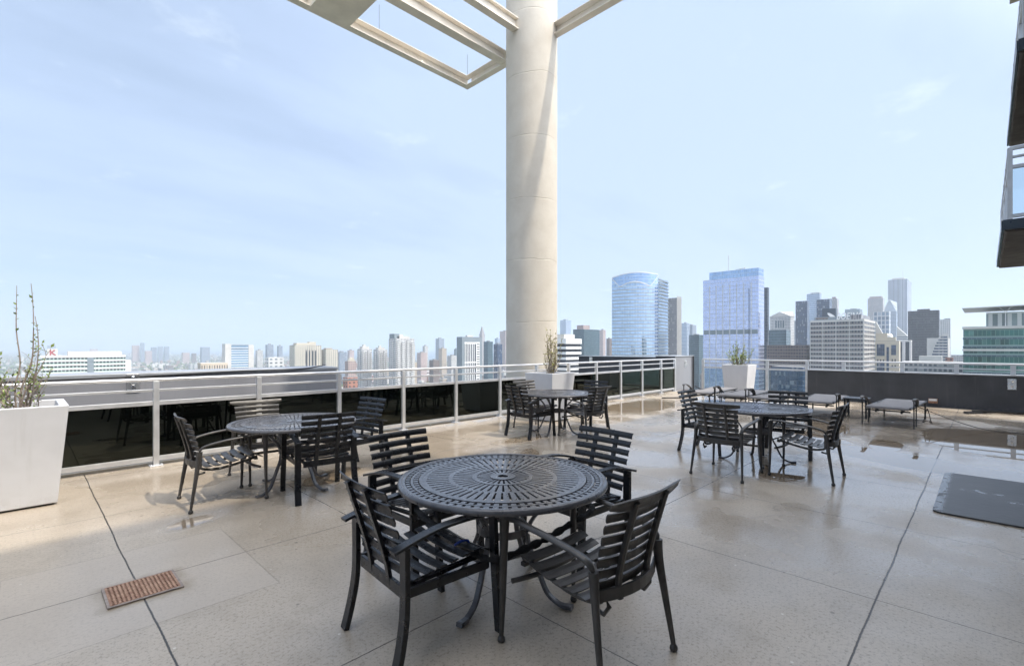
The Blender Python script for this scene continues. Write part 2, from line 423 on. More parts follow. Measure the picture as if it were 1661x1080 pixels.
# facades: a window grid in metres along the wall (UV)
_fac = {}
def facade(wall, glass, fh=3.6, bw=3.0, wv=.55, wh=.7, grough=.12, metal=0.0, wmetal=0.0, wrough=.75, jit=None, off=0.0, glint=.0, hvar=0.0):
    if jit is None: jit = .35 if metal < .3 else .13
    wav = .35 if metal < .3 else .08
    key = (wall, glass, fh, bw, wv, wh, grough, metal, wmetal, wrough, jit, off, glint)
    if key in _fac: return _fac[key]
    m, t, p = newmat('facade')
    uv = t.new('ShaderNodeUVMap'); uv.uv_map = 'UVMap'
    u, v, _ = t.sep(uv.outputs[0])
    U = t.m('DIVIDE', t.m('ADD', u, off), bw); V = t.m('DIVIDE', v, fh)
    fu = t.m('ABSOLUTE', t.m('SUBTRACT', t.m('FRACT', U), .5)); fv = t.m('ABSOLUTE', t.m('SUBTRACT', t.m('FRACT', V), .5))
    win = t.m('MULTIPLY', t.m('LESS_THAN', fu, wh/2), t.m('LESS_THAN', fv, wv/2))
    wn = t.new('ShaderNodeTexWhiteNoise', noise_dimensions='2D'); t.put(wn.inputs['Vector'], t.comb(t.m('FLOOR', U), t.m('FLOOR', V)))
    rnd = wn.outputs[0]
    tc = t.new('ShaderNodeTexCoord').outputs['Object']
    bigs = t.noise(tc, .03, 3)
    g = t.mix(1.0, glass, t.ramp(rnd, 0, 1, 1-jit, 1+jit, False), 'MULTIPLY')
    g = t.mix(t.m('MULTIPLY', t.m('GREATER_THAN', rnd, .87), (.35 if max(glass[:3]) > .09 and metal < .3 else .08)), g, (.55, .55, .52))
    wl = t.mix(1.0, wall, t.ramp(bigs, .3, .7, .88, 1.08), 'MULTIPLY')
    t.put(p.inputs['Base Color'], t.mix(win, wl, g))
    r = t.new('ShaderNodeMix', data_type='FLOAT'); t.put(r.inputs[0], win); r.inputs[2].default_value = wrough; r.inputs[3].default_value = grough
    t.put(p.inputs['Roughness'], r.outputs[0])
    mm = t.new('ShaderNodeMix', data_type='FLOAT'); t.put(mm.inputs[0], win); mm.inputs[2].default_value = wmetal; mm.inputs[3].default_value = metal
    t.put(p.inputs['Metallic'], mm.outputs[0])
    t.put(p.inputs['Normal'], t.bump(t.m('ADD', t.m('MULTIPLY', win, -.35), t.m('MULTIPLY', t.noise(tc, .12, 2), 1.0)), .5, wav))
    _fac[key] = m
    return m
# ================================================================== DECK AND BUILDING
K = 1.047
YR = 7.72                      # line of the left railing
XE = 16.4                      # line of the east wall
deck = MB(); deck.box(-13, XE+.05, -2.5, YR+.12, -.35, 0)
tag(deck.build('deck', M['deck']), 'wet tan concrete terrace deck with joints and puddles', 'deck', kind='structure')

# roof ledge beyond the railing and the body of the building under the terrace
b = MB(); b.box(-13, XE+.4, YR+.14, 13.2, -.9, -.45)
tag(b.build('roof_ledge', M['gravel']), 'dark gravel ledge below the railing', 'roof ledge', kind='structure')
bt = thing('residential_tower', 'dark balcony stack of the residential tower at the right edge', 'building', (12.5, -1.5, 0))
def tw(name, mb, m, parent=None, bevel=0):     # parts of the tower: built in deck coordinates, moved under the empty
    o = mb.build(name, m, parent or bt, bevel); 
    if parent is None: o.location = (-12.5, 1.5, 0)
    return o
m_ = MB(); m_.box(-13, 15.3, -16, -2.52, -.9, 9.2); tw('tower_wall', m_, facade((.42, .39, .35, 1), (.06, .08, .10, 1), 2.75, 3.2, .7, .62))
m_ = MB(); m_.box(-13, XE+.4, -16, 13.2, -118, -.9); tw('tower_body', m_, facade((.42, .39, .35, 1), (.06, .08, .10, 1), 2.9, 3.2, .6, .62))
m_ = MB(); m_.box(-13, 15.5, -16.2, -.38, 9.2, 9.5); tw('roof_slab', m_, M['bodywall'])
def balcony(z, edge, zt):
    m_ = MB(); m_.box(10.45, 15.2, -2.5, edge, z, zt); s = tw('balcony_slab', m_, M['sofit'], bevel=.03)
    f = MB(); f.box(10.40, 10.447, -2.5, edge+.012, z+.03, zt+.02); f.box(10.45, 15.2, edge+.003, edge+.03, z+.03, zt+.02)
    tw('slab_fascia', f, M['fascia'])
    # end railing (normal to x) and long railing
    y0, y1 = -2.45, edge-.06
    for (p0, p1, nm) in (((10.5, y1), (10.5, y0), 3), ((10.5, y1), (15.1, y1), 5)):
        for i in range(nm):
            q = i/(nm-1); x_ = p0[0]+(p1[0]-p0[0])*q; y_ = p0[1]+(p1[1]-p0[1])*q
            if nm == 5 and i == 0: continue
            pm = MB(); pm.box(x_-.03, x_+.03, y_-.03, y_+.03, zt, zt+1.1); tw('railing_post', pm, M['alu'])
        r = MB()
        for zz, hh in ((1.1, .045), (.97, .03), (.82, .05), (.08, .05)):
            r.bar([(p0[0], p0[1], zt+zz), (p1[0], p1[1], zt+zz)], .05, hh)
        tw('railing_rails', r, M['alu'])
        g = MB(); g.bar([(p0[0], p0[1], zt+.45), (p1[0], p1[1], zt+.45)], .012, .70); tw('glass_panel', g, M['glassclear'])
balcony(3.28, -.20, 3.44)
balcony(5.92, -.36, 6.10)
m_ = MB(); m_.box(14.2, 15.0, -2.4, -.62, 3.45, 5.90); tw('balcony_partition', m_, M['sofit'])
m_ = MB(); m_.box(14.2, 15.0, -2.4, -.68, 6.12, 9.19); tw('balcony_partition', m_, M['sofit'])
m_ = MB(); m_.box(11.6, 11.7, -2.4, -.72, 6.12, 9.19, 0); tw('window', m_, facade((.07, .065, .06, 1), (.20, .30, .42, 1), 2.9, 1.2, .82, .86, .05, .6))

# left railing ---------------------------------------------------------------
PX = [1.23+1.246*k for k in range(-4, 12)]+[15.93]
PX = [p for p in PX if p > -4]
lr = thing('terrace_railing', 'aluminium railing with dark tinted glass panels along the left edge', 'railing', (PX[0], YR, 0))
def lp(name, mb, m, bevel=0):
    o = mb.build(name, m, lr, bevel); o.location = (-PX[0], -YR, 0); return o
r = MB(); r.tube([(PX[0], YR, 1.118), (PX[-1]+.02, YR, 1.118)], .024, 12); lp('top_rail', r, M['alu'])
for zz, h_ in ((.982, .030), (.815, .055), (.095, .06)):
    r = MB(); r.bar([(PX[0], YR+.012, zz), (PX[-1], YR+.012, zz)], .045, h_); lp('rail', r, M['alu'], .004)
for i, p in enumerate(PX):
    r = MB(); r.box(p-.032, p+.032, YR-.035, YR+.035, .012, 1.10); r.box(p-.075, p+.075, YR-.07, YR+.07, .0, .012)
    for sx in (-.055, .055): r.lathe([(0, .028), (.010, .028), (.012, .012)], 8, (p+sx, YR-.045))
    lp('post', r, M['alu'], .004)
    if i: 
        g = MB(); g.box(PX[i-1]+.034, p-.034, YR+.008, YR+.018, .126, .786); lp('glass_panel', g, M['glassdark'])
c_ = MB(); c_.box(-13, 15.9, YR+.075, YR+.135, -.34, .03)
tag(c_.build('edge_curb', M['column']), 'pale concrete curb under the left railing', 'curb', kind='structure')

# grey wall beyond the left railing
wl = thing('parapet_wall', 'grey metal parapet wall with wide coping beyond the left railing', 'wall', (0, 8.9, -.45))
m_ = MB(); m_.box(-13, 4.16, -.20, .5, -.0, 1.56); m_.build('wall', M['greypanel'], wl, .01)
m_ = MB(); m_.prism([(-13, -.208), (2.6, -.208), (4.18, -.208), (4.18, .52), (-13, .52)], 1.562, 1.62); m_.build('coping', M['coping'], wl, .01)
m_ = MB(); m_.tube(catmull([(-12, -.222, 1.56), (-8, -.222, 1.55), (-3, -.222, 1.56), (-.6, -.222, 1.55), (1.2, -.222, 1.57), (2.6, -.222, 1.60), (3.4, -.222, 1.60), (3.85, -.15, 1.64), (4.1, .2, 1.645)], 6), .009, 8)
tag(m_.build('cable', M['cord'], None, loc=(0, 8.9, -.45)), 'black cable running along the coping of the grey metal wall', 'cable')
def anchor(loc, rz, label, hook=True):
    a = thing('wall_anchor', label, 'anchor plate', loc, rz, 'steel anchor plates on the walls')
    m_ = MB(); m_.box(-.075, .075, -.012, 0, -.13, .13); m_.build('plate', M['steel'], a, .004)
    for z_ in (-.05, .08):
        m_ = MB(); m_.lathe([(0, .022), (.014, .022), (.024, .012), (.026, 0)], 12); o = m_.build('bolt', M['steel'], a); o.rotation_euler = (R(90), 0, 0); o.location = (0, -.012, z_)
    if hook:
        m_ = MB(); m_.tube([(.035*math.cos(q*math.pi/6), -.045, .01+.04*math.sin(q*math.pi/6)) for q in range(12)], .008, 6, closed=True, up=(0, 1, 0)); m_.build('ring', M['steel'], a)
    return a
a_ = ray_y(215, 8.7); anchor((a_, 8.695, zat(621, depth(a_, 8.7))), 0, 'steel anchor plate with ring on the long grey wall behind the left railing')

# dark wall running north, the corner pier
wl2 = thing('boundary_wall', 'tall charcoal wall running away behind the far end of the left railing', 'wall', (16.02, 7.78, -.45))
m_ = MB(); m_.box(.0, .35, .70, ray_x(938, 16.02)-7.78, 0, 1.60); m_.build('wall', M['darkwall'], wl2, .01)
m_ = MB(); m_.box(-.02, .37, .70, ray_x(938, 16.02)-7.76, 1.602, 1.63); m_.build('coping', M['coping'], wl2)
yb = ray_x(958, 16.0); anchor((16.0, ray_x(958, 16.0), 1.0), R(-90), 'small steel anchor plate high on the charcoal wall beyond the railing')
pr = thing('corner_pier', 'pale grey rendered corner pier between the two railings', 'pier', (16.02, 7.74, 0))
m_ = MB(); m_.prism([(0, 0), (1.46, 0), (1.46, .73), (0, .73)], .0, 1.19); m_.build('pier', M['greywall'], pr, .012)
m_ = MB(); m_.box(-.012, -.003, .0, .73, .0, 1.188); m_.build('shaded_side', M['darkwall'], pr)  # dark sheet putting the shade on the pier's west face into its colour
m_ = MB(); m_.box(-.025, 1.48, -.02, .735, 1.192, 1.222); m_.build('cap', M['coping'], pr, .004)
m_ = MB(); m_.box(.0, 1.4, -.004, -.001, .0, .02); 
anchor((16.80, 7.738, .93), 0, 'steel anchor plate with ring on the pale corner pier')
m_ = MB(); m_.tube([(17.36, 7.69, -.1), (17.36, 7.69, 1.2)], .03, 10); 
tag(m_.build('drain_pipe', M['rubber']), 'black vertical pipe on the right side of the pale corner pier', 'pipe')
m_ = MB(); m_.tube(catmull([(13.4, 6.9, .02), (13.9, 6.55, .02), (14.8, 6.5, .02), (15.6, 6.45, .02), (16.3, 6.6, .02), (17.0, 7.2, .02), (17.3, 7.6, .1)], 6), .018, 8)
tag(m_.build('garden_hose', M['rubber']), 'black hose lying on the deck in front of the corner pier', 'hose')

# east side: glass railing, then a charcoal wall with a rail on top -------------
er = thing('glass_railing', 'aluminium railing with clear glass panels to the right of the corner pier', 'railing', (XE+.15, 7.0, 0))
yw = ray_x(1309, XE)
ey = [6.98, ray_x(1176, XE+.15), ray_x(1244, XE+.15), yw+.04]
def ep(name, mb, m, bevel=0):
    o = mb.build(name, m, er, bevel); o.location = (-(XE+.15), -7.0, 0); return o
X_ = XE+.15
m_ = MB(); m_.tube([(X_, 7.0, 1.118), (X_, yw+.02, 1.118)], .026, 10); ep('top_rail', m_, M['alu'])
for zz, h_ in ((.982, .03), (.835, .05), (.06, .06)):
    m_ = MB(); m_.bar([(X_, 6.99, zz), (X_, yw+.02, zz)], .045, h_); ep('rail', m_, M['alu'])
for i, y_ in enumerate(ey):
    m_ = MB(); m_.box(X_-.035, X_+.035, y_-.04, y_+.04, 0, 1.10); m_.box(X_-.07, X_+.07, y_-.08, y_+.08, 0, .014)
    if i != 1: ep('post', m_, M['alu'], .004)
    if i in (2, 3):
        g = MB(); yy = ey[0] if i == 2 else ey[2]
        g.box(X_-.006, X_+.006, y_+.045, yy-.045, .10, .805); ep('glass_panel', g, M['glassclear'])
ew = thing('low_wall', 'long charcoal rendered wall along the far right side of the deck', 'wall', (XE, yw, 0))
m_ = MB(); m_.box(0, .32, -14, 0, -.34, .84); m_.build('wall', M['darkwall'], ew, .012)
m_ = MB(); m_.box(-.02, .34, -14, .01, .842, .872); m_.build('coping', M['coping'], ew, .004)
wr = thing('wall_railing', 'low aluminium railing standing on the charcoal wall', 'railing', (X_, yw, .872))
m_ = MB(); m_.tube([(0, 0, .25), (0, -13, .25)], .024, 10); m_.build('top_rail', M['alu'], wr)
m_ = MB(); m_.bar([(0, 0, .12), (0, -13, .12)], .04, .03); m_.build('rail', M['alu'], wr)
for px in (1368, 1463, 1551, 1643, 1740):
    y_ = ray_x(px, X_)
    m_ = MB(); m_.box(-.03, .03, y_-yw-.045, y_-yw+.045, 0, .235); m_.build('post', M['alu'], wr, .003)
y_ = ray_x(1641, XE); anchor((XE-.003, y_, .66), R(-90), 'steel anchor plate on the charcoal wall at the far right')
y_ = ray_x(1513, XE)
lb = thing('wall_light', 'small copper coloured light box at the foot of the charcoal wall', 'light', (XE-.002, y_, .10))
m_ = MB(); m_.box(-.06, 0, -.09, .09, 0, .12); m_.build('housing', M['rust'], lb, .006)
m_ = MB(); m_.box(-.068, -.0605, -.08, .08, .06, .115); m_.build('lens', M['white'], lb)
x0, y0 = G(1640, 672)
m_ = MB(); m_.bar(catmull([(x0-.6, y0+.75, .03), (x0-.1, y0+.3, .04), (x0+.1, y0-.2, .03), (x0+.3, y0-1.0, .03)], 5), .10, .04); m_.bar([(x0-.35, y0+.65, .055), (x0-.05, y0-.6, .055)], .05, .03)
tag(m_.build('folded_frame', M['blackmetal']), 'flat black frame lying by the wall at the far right', 'frame')

# column --------------------------------------------------------------------
CXY = (8.93*K, 8.06*K+.03)
m_ = MB(); m_.lathe([(.668, -.45), (.668, 13.5)], 72)
tag(m_.build('column', M['column'], None, loc=(CXY[0], CXY[1], 0)), 'huge round cream concrete column behind the planter and railing', 'column')

# canopy frame --------------------------------------------------------------
cf = thing('canopy_frame', 'cream steel canopy frame overhead joined to the round column', 'canopy', (CXY[0], CXY[1], 9.5))
def cp(name, mb): 
    o = mb.build(name, M['canopy'], cf, .006); o.location = (-CXY[0], -CXY[1], -9.5); return o
ZB = 9.47; XC = 9.66; YC = 11.42
def channel_x(x0, x1, y, h0, h1, out, wfl=.20):     # beam along x; web + flanges; h0/h1 depths at ends; out = side of the web
    m = MB()
    yw0, yw1 = (y-.02, y+.0) if out > 0 else (y, y+.02)
    ya, yb_ = (y-wfl, y-.02) if out > 0 else (y+.02, y+wfl)
    zz = (ZB, ZB)
    def slab(ya_, yb2, za0, za1, zb0, zb1):
        vs = [(x0, ya_, za0), (x1, ya_, za1), (x1, yb2, za1), (x0, yb2, za0), (x0, ya_, zb0), (x1, ya_, zb1), (x1, yb2, zb1), (x0, yb2, zb0)]
        m.add(vs, [(0, 3, 2, 1), (4, 5, 6, 7), (0, 1, 5, 4), (2, 3, 7, 6), (1, 2, 6, 5), (3, 0, 4, 7)])
    slab(yw0, yw1, ZB-h0+.30, ZB-h1+.30, ZB+.30, ZB+.30)
    slab(min(ya, yb_), max(ya, yb_), ZB-h0+.30, ZB-h1+.30, ZB-h0+.32, ZB-h1+.32)
    slab(min(ya, yb_), max(ya, yb_), ZB+.28, ZB+.28, ZB+.30, ZB+.30)
    return m
def channel_y(y0, y1, x, h, out, wfl=.20):
    m = MB(); xa, xb = (x-wfl, x-.02) if out > 0 else (x+.02, x+wfl)
    xw0, xw1 = (x-.02, x) if out > 0 else (x, x+.02)
    m.box(xw0, xw1, y0, y1, ZB, ZB+h); m.box(xa, xb, y0, y1, ZB, ZB+.02); m.box(xa, xb, y0, y1, ZB+h-.02, ZB+h)
    return m
cp('edge_beam', channel_x(-12, XC, YC, .30, .30, 1))
cp('edge_beam', channel_y(-.3, YC-.205, XC, .30, 1))
# tapered ribs running along x into the end beam
def rib(y, near_drop, w_=.26, x1=XC-.21):
    m = MB(); x0 = -8
    def sl(ya, yb_, z0, z1, zt0, zt1):
        vs = [(x0, ya, z0), (x1, ya, z1), (x1, yb_, z1), (x0, yb_, z0), (x0, ya, zt0), (x1, ya, zt1), (x1, yb_, zt1), (x0, yb_, zt0)]
        m.add(vs, [(0, 3, 2, 1), (4, 5, 6, 7), (0, 1, 5, 4), (2, 3, 7, 6), (1, 2, 6, 5), (3, 0, 4, 7)])
    sl(y-w_/2, y+w_/2, ZB-near_drop, ZB+.0, ZB-near_drop+.03, ZB+.03)
    sl(y-.012, y+.012, ZB-near_drop+.03, ZB+.03, ZB+.26, ZB+.26)
    sl(y-w_/2, y+w_/2, ZB+.26, ZB+.26, ZB+.29, ZB+.29)
    return m
cp('rib', rib(9.62, .28)); cp('rib', rib(8.42, .2, .2, 8.72)); cp('rib', rib(5.2, .2))
# solid box beam crossing the frame
m_ = MB(); m_.box(4.72, 5.70, -.3, YC-.03, ZB-.006, ZB+.27); cp('cross_beam', m_)
for (x_, y_) in ((7.9, YC-.03), (XC-.03, YC-.5), (3.2, YC-.03)):
    m_ = MB(); m_.box(x_-.03, x_+.03, y_-.10, y_, ZB+.03, ZB+.12) if y_ > YC-.1 else m_.box(x_-.10, x_, y_-.03, y_+.03, ZB+.03, ZB+.12); cp('bracket', m_)
for px, x_ in ((613, ray_y(613, YC)), (758, ray_y(756, YC))):
    m_ = MB(); m_.tube([(0, 0, 0), (0, 0, .75)], .005, 6)
    tag(m_.build('lightning_rod', M['blackmetal'], None, loc=(x_, YC-.05, ZB+.30)), 'thin lightning rod on the canopy corner' if px > 700 else 'thin lightning rod midway along the canopy edge', 'lightning rod')

# planters ------------------------------------------------------------------
def planter(x, y, label, top=.76, bot=.60, h=1.0):
    # x, y = centre
    p = thing('planter', label, 'planter', (x, y, 0), 0, 'tapered white planters')
    a, b_ = bot/2, top/2; t_ = .07; m = MB()
    o_ = [(-1, -1), (1, -1), (1, 1), (-1, 1)]
    vs = [(q*a, r_*a, .02) for q, r_ in o_]+[(q*b_, r_*b_, h) for q, r_ in o_]+[(q*(b_-t_), r_*(b_-t_), h) for q, r_ in o_]+[(q*(b_-t_-.02), r_*(b_-t_-.02), h-.22) for q, r_ in o_]
    fs = [(3, 2, 1, 0)]
    for k in range(3):
        for i in range(4):
            j = (i+1) % 4; fs.append((k*4+i, k*4+j, k*4+4+j, k*4+4+i))
    m.add(vs, fs); m.build('pot', M['planter'], p, .008)
    f = MB(); f.box(-a+.03, a-.03, -a+.03, a-.03, 0, .019); f.build('base', M['rubber'], p)
    s = MB(); n = 9; q = b_-t_-.012
    vs = [(-q+2*q*i/(n-1), -q+2*q*j/(n-1), h-.12+random.uniform(-.015, .02)) for j in range(n) for i in range(n)]
    s.add(vs, [(j*n+i, j*n+i+1, (j+1)*n+i+1, (j+1)*n+i) for j in range(n-1) for i in range(n-1)], True); s.build('soil', M['soil'], p)
    return p
def leaf(m, p, d, s, mi=1):
    d = Vector(d).normalized(); sd = d.cross(Vector((random.uniform(-1, 1), random.uniform(-1, 1), 1))).normalized(); p = Vector(p)
    u = sd.cross(d)*s*.12
    m.add([p, p+d*s*.45+sd*s*.24+u, p+d*s, p+d*s*.45-sd*s*.24+u], [(0, 1, 2, 3)], True, mi)
def shrub(x, y, z, label, stems, leafmat, seed, lsize, hmin, hmax, spread, buds, base=.06, shoots=()):
    random.seed(seed)
    root = thing('shrub', label, 'shrub', (x, y, z), 0, 'budding shrubs in the planters')
    wood, lf = MB(), MB()
    for i in range(stems):
        an = random.uniform(0, 2*math.pi); L = random.uniform(hmin, hmax); sp = random.uniform(.15, 1)*spread
        b0 = (math.cos(an)*base*random.random(), math.sin(an)*base*random.random(), -.14)
        pts = [b0]
        n = 7
        for k in range(1, n+1):
            q = k/n; r_ = sp*(q**.75)
            pts.append((b0[0]+math.cos(an)*r_+random.gauss(0, .018), b0[1]+math.sin(an)*r_+random.gauss(0, .018), -.1+L*q))
        path = catmull(pts, 3); m = len(path)
        r0 = random.uniform(.006, .012) if stems > 12 else random.uniform(.008, .016)
        wood.tube(path, r0, 6, [1-.82*(k/(m-1)) for k in range(m)])
        for k in range(4, m):
            q = k/m
            tw_ = random.random()
            if tw_ < .45 and q < .85:                 # a side twig
                a2 = an+random.uniform(-1.8, 1.8); l2 = random.uniform(.10, .32)*(1.1-q)
                p = Vector(path[k]); tp = [tuple(p)]
                for s_ in range(1, 4): tp.append(tuple(p+Vector((math.cos(a2)*l2*.5*s_/3, math.sin(a2)*l2*.5*s_/3, l2*s_/3))+Vector((random.gauss(0, .01), random.gauss(0, .01), 0))))
                wood.tube(tp, r0*.45, 5, [1, .7, .5, .3])
                for s_ in tp[1:]:
                    for _ in range(buds):
                        if random.random() < .6: leaf(lf, s_, (random.uniform(-1, 1), random.uniform(-1, 1), random.uniform(.1, 1.2)), lsize*random.uniform(.5, 1.2), 0)
            if .12 < q < .97 and random.random() < .65:
                for _ in range(buds): leaf(lf, path[k], (random.uniform(-1, 1), random.uniform(-1, 1), random.uniform(.1, 1.3)), lsize*random.uniform(.5, 1.2), 0)
    for (sx, sy, L) in shoots:      # tall bare shoots, sx along the picture plane
        ux, uy = SS*sx, -CC*sx
        p_ = catmull([(0, 0, -.14), (ux*.45-.02, uy*.45, L*.2), (ux*.8+.02, uy*.8+sy*.3, L*.4), (ux*1.2, uy*1.2+sy*.5, L*.65), (ux*1.15, uy*1.1+sy, L*.85), (ux*1.0, uy+sy, L)], 5)
        wood.tube(p_, .009, 6, [1-.75*k/(len(p_)-1) for k in range(len(p_))])
        for k in range(5, len(p_)-3):
            for _ in range(2):
                if random.random() < .6: leaf(lf, p_[k], (random.uniform(-1, 1), random.uniform(-1, 1), random.uniform(.1, 1.2)), lsize*random.uniform(.5, 1.1), 0)
    wood.build('branches', M['bark'], root); lf.build('leaves', leafmat, root)
    return root
planter(.33-.43, 6.43+.43, 'white tapered planter at the left edge, nearest of the three', .86, .70, .975)
x_, y_ = ray_y(30, 6.75), 6.75
shrub(x_, y_, .87, 'leafy sparse shrub with tall bare shoots in the left planter', 15, M['leafgreen'], 11, .045, .45, .88, .36, 1, shoots=[(.12, .02, 1.30), (-.02, .04, 1.28), (.16, .03, .98)])
for (lean, top, pxb) in (((.02, .0), 1.18, 66), ((-.09, .03), 1.15, 46)):      # the two tall bare shoots
    pass
planter(7.52+.38, 6.25+.38, 'white tapered planter in front of the round column')
shrub(7.92, 6.64, .88, 'upright shrub with yellow buds in the planter by the column', 20, M['leafbud'], 5, .042, .60, 1.16, .34, 2)
planter(14.95+.38, 4.98+.38, 'white tapered planter farthest away beside the glass railing')
shrub(15.33, 5.36, .88, 'small green budding shrub in the farthest planter by the glass railing', 20, M['leafgreen'], 9, .055, .45, .90, .40, 2)

# drain, mat ------------------------------------------------------------------
M['drainframe'] = simple('dull_iron', (.30, .25, .22), .7, .0, .3, 20)
dr = thing('floor_drain', 'rusty rectangular floor drain grate in the deck at the left', 'drain', (.545, 3.85, .003))
m_ = MB(); W, H = .19, .165
m_.box(-W, W, -H, -H+.018, 0, .008); m_.box(-W, W, H-.018, H, 0, .008); m_.box(-W, -W+.018, -H+.018, H-.018, 0, .008); m_.box(W-.018, W, -H+.018, H-.018, 0, .008)
m_.build('drain_frame', M['drainframe'], dr)
m_ = MB(); nx, ny = 16, 12; gx = (W-.02)*2/nx; gy = (H-.02)*2/ny
for i in range(nx+1): m_.box(-W+.02+i*gx-gx*.27, -W+.02+i*gx+gx*.27, -H+.02, H-.02, .001, .0105)
for j in range(ny+1): m_.box(-W+.02, W-.02, -H+.02+j*gy-gy*.2, -H+.02+j*gy+gy*.2, .0008, .0098)
m_.build('grate', M['rust'], dr)
m_ = MB(); m_.box(-W+.002, W-.002, -H+.002, H-.002, -.001, .0004); m_.build('sump', M['soil'], dr)
def rrect(x0, x1, y0, y1, r, n=5):
    out = []
    for cx_, cy_, a0 in ((x1-r, y0+r, -90), (x1-r, y1-r, 0), (x0+r, y1-r, 90), (x0+r, y0+r, 180)):
        for k in range(n+1):
            a = R(a0+90*k/n); out.append((cx_+r*math.cos(a), cy_+r*math.sin(a)))
    return out
m_ = MB(); m_.prism(rrect(5.98, 7.93, -1.0, .36, .07), .004, .017)
tag(m_.build('rubber_mat', M['mat'], bevel=.005), 'wet black rubber mat lying on the deck at the right edge', 'mat')

# ================================================================== FURNITURE
def slat_path(w, curve, y, z, n=8, lift=0.0):
    return [(-w/2+w*i/n, y-curve*(1-(2*i/n-1)**2), z+lift*(2*i/n-1)**2) for i in range(n+1)]
def slat_prof(h, th, n=5, arc=.006, top_only=True):
    pr_ = []
    for i in range(n+1):
        q = -1+2*i/n; pr_.append((arc*(1-q*q)+th/2, q*h/2))
    for i in range(n, -1, -1):
        q = -1+2*i/n; pr_.append((arc*(1-q*q)-th/2, q*h/2))
    return pr_
def back_slats(m, w, n, z0, z1, y0, y1, h, curve, topw=1.0, flare=0.0):
    for i in range(n):
        q = i/(n-1); z = z0+(z1-z0)*q; y = y0+(y1-y0)*(q**1.25)
        prof = slat_prof(h, .007)
        wd = w*(1+(topw-1)*q)
        path = slat_path(wd, curve, y, z)
        if flare and i == n-1: path = [(a, b, c+flare*(abs(a)/(wd/2))**3) for a, b, c in path]
        m.sweep(path, [(-s, u) for s, u in prof], (0, -.22-.16*q, 1))
def seat_slats(m, w, n, y0, y1, zf, h=.05):
    for i in range(n):
        q = i/(n-1); y = y0+(y1-y0)*q; z = zf(y)
        dz = (zf(y+.01)-zf(y-.01))/.02
        path = [(-w/2+w*k/8, y, z+.016*(2*k/8-1)**2) for k in range(9)]
        pr_ = [(-h/2, -.003), (0, -.0055), (h/2, -.003), (h/2, .003), (0, .0055), (-h/2, .003)]
        m.sweep(path, [(-a, b+a*0) for a, b in pr_][::-1], (0, -dz, 1))
def chair_square(metal):       # flat plate legs, seven back slats
    t_ = thing('patio_chair', 'x', 'chair')
    zf = lambda y: .405+.02*(y/.25)-(.035 if y > .22 else 0)*((y-.22)/.05)
    m = MB(); seat_slats(m, .50, 7, -.19, .245, lambda y: .405+.05*(y+.19)/.43-(.6*(y-.2) if y > .2 else 0)); m.build('seat', metal, t_, .001)
    m = MB()
    m.bar([(-.222, .235, .375), (.26, .235, .375)], .02, .05); m.bar([(-.222, -.262, .375), (.26, -.262, .375)], .02, .06)
    for s in (-1, 1): m.bar([(s*.20, -.255, .378), (s*.20, .22, .405)], .03, .02); m.bar([(s*.262, -.25, .375), (s*.262, .23, .375)], .02, .045)
    m.build('seat_frame', metal, t_, .002)
    m = MB(); back_slats(m, .50, 7, .475, .855, -.255, -.365, .046, .022, 1.06); m.build('backrest', metal, t_)
    for s in (-1, 1):
        m = MB(); m.bar(catmull([(s*.10, -.262, .36), (s*.10, -.275, .46), (s*.10, -.32, .62), (s*.10, -.365, .76), (s*.10, -.395, .86)], 3), .034, .020, (0, -1, 0)); m.build('back_support', metal, t_, .002)
        m = MB(); m.bar(catmull([(s*.285, -.345, .60), (s*.29, -.12, .655), (s*.295, .08, .668), (s*.285, .25, .652), (s*.278, .335, .615)], 5), .058, .016); m.build('armrest', metal, t_, .004)
        m = MB(); m.bar(catmull([(s*.288, -.335, 0), (s*.284, -.298, .15), (s*.278, -.275, .32), (s*.278, -.275, .605)], 5), .028, .058, (1, 0, 0)); m.build('leg', metal, t_, .003)
        m = MB(); m.bar(catmull([(s*.29, .29, 0), (s*.288, .275, .2), (s*.285, .262, .4), (s*.285, .25, .655)], 5), .028, .05, (1, 0, 0)); m.build('leg', metal, t_, .003)
    m = MB(); m.bar([(-.275, -.285, .60), (.275, -.285, .60)], .02, .022); m.build('back_rail', metal, t_, .002)
    return t_
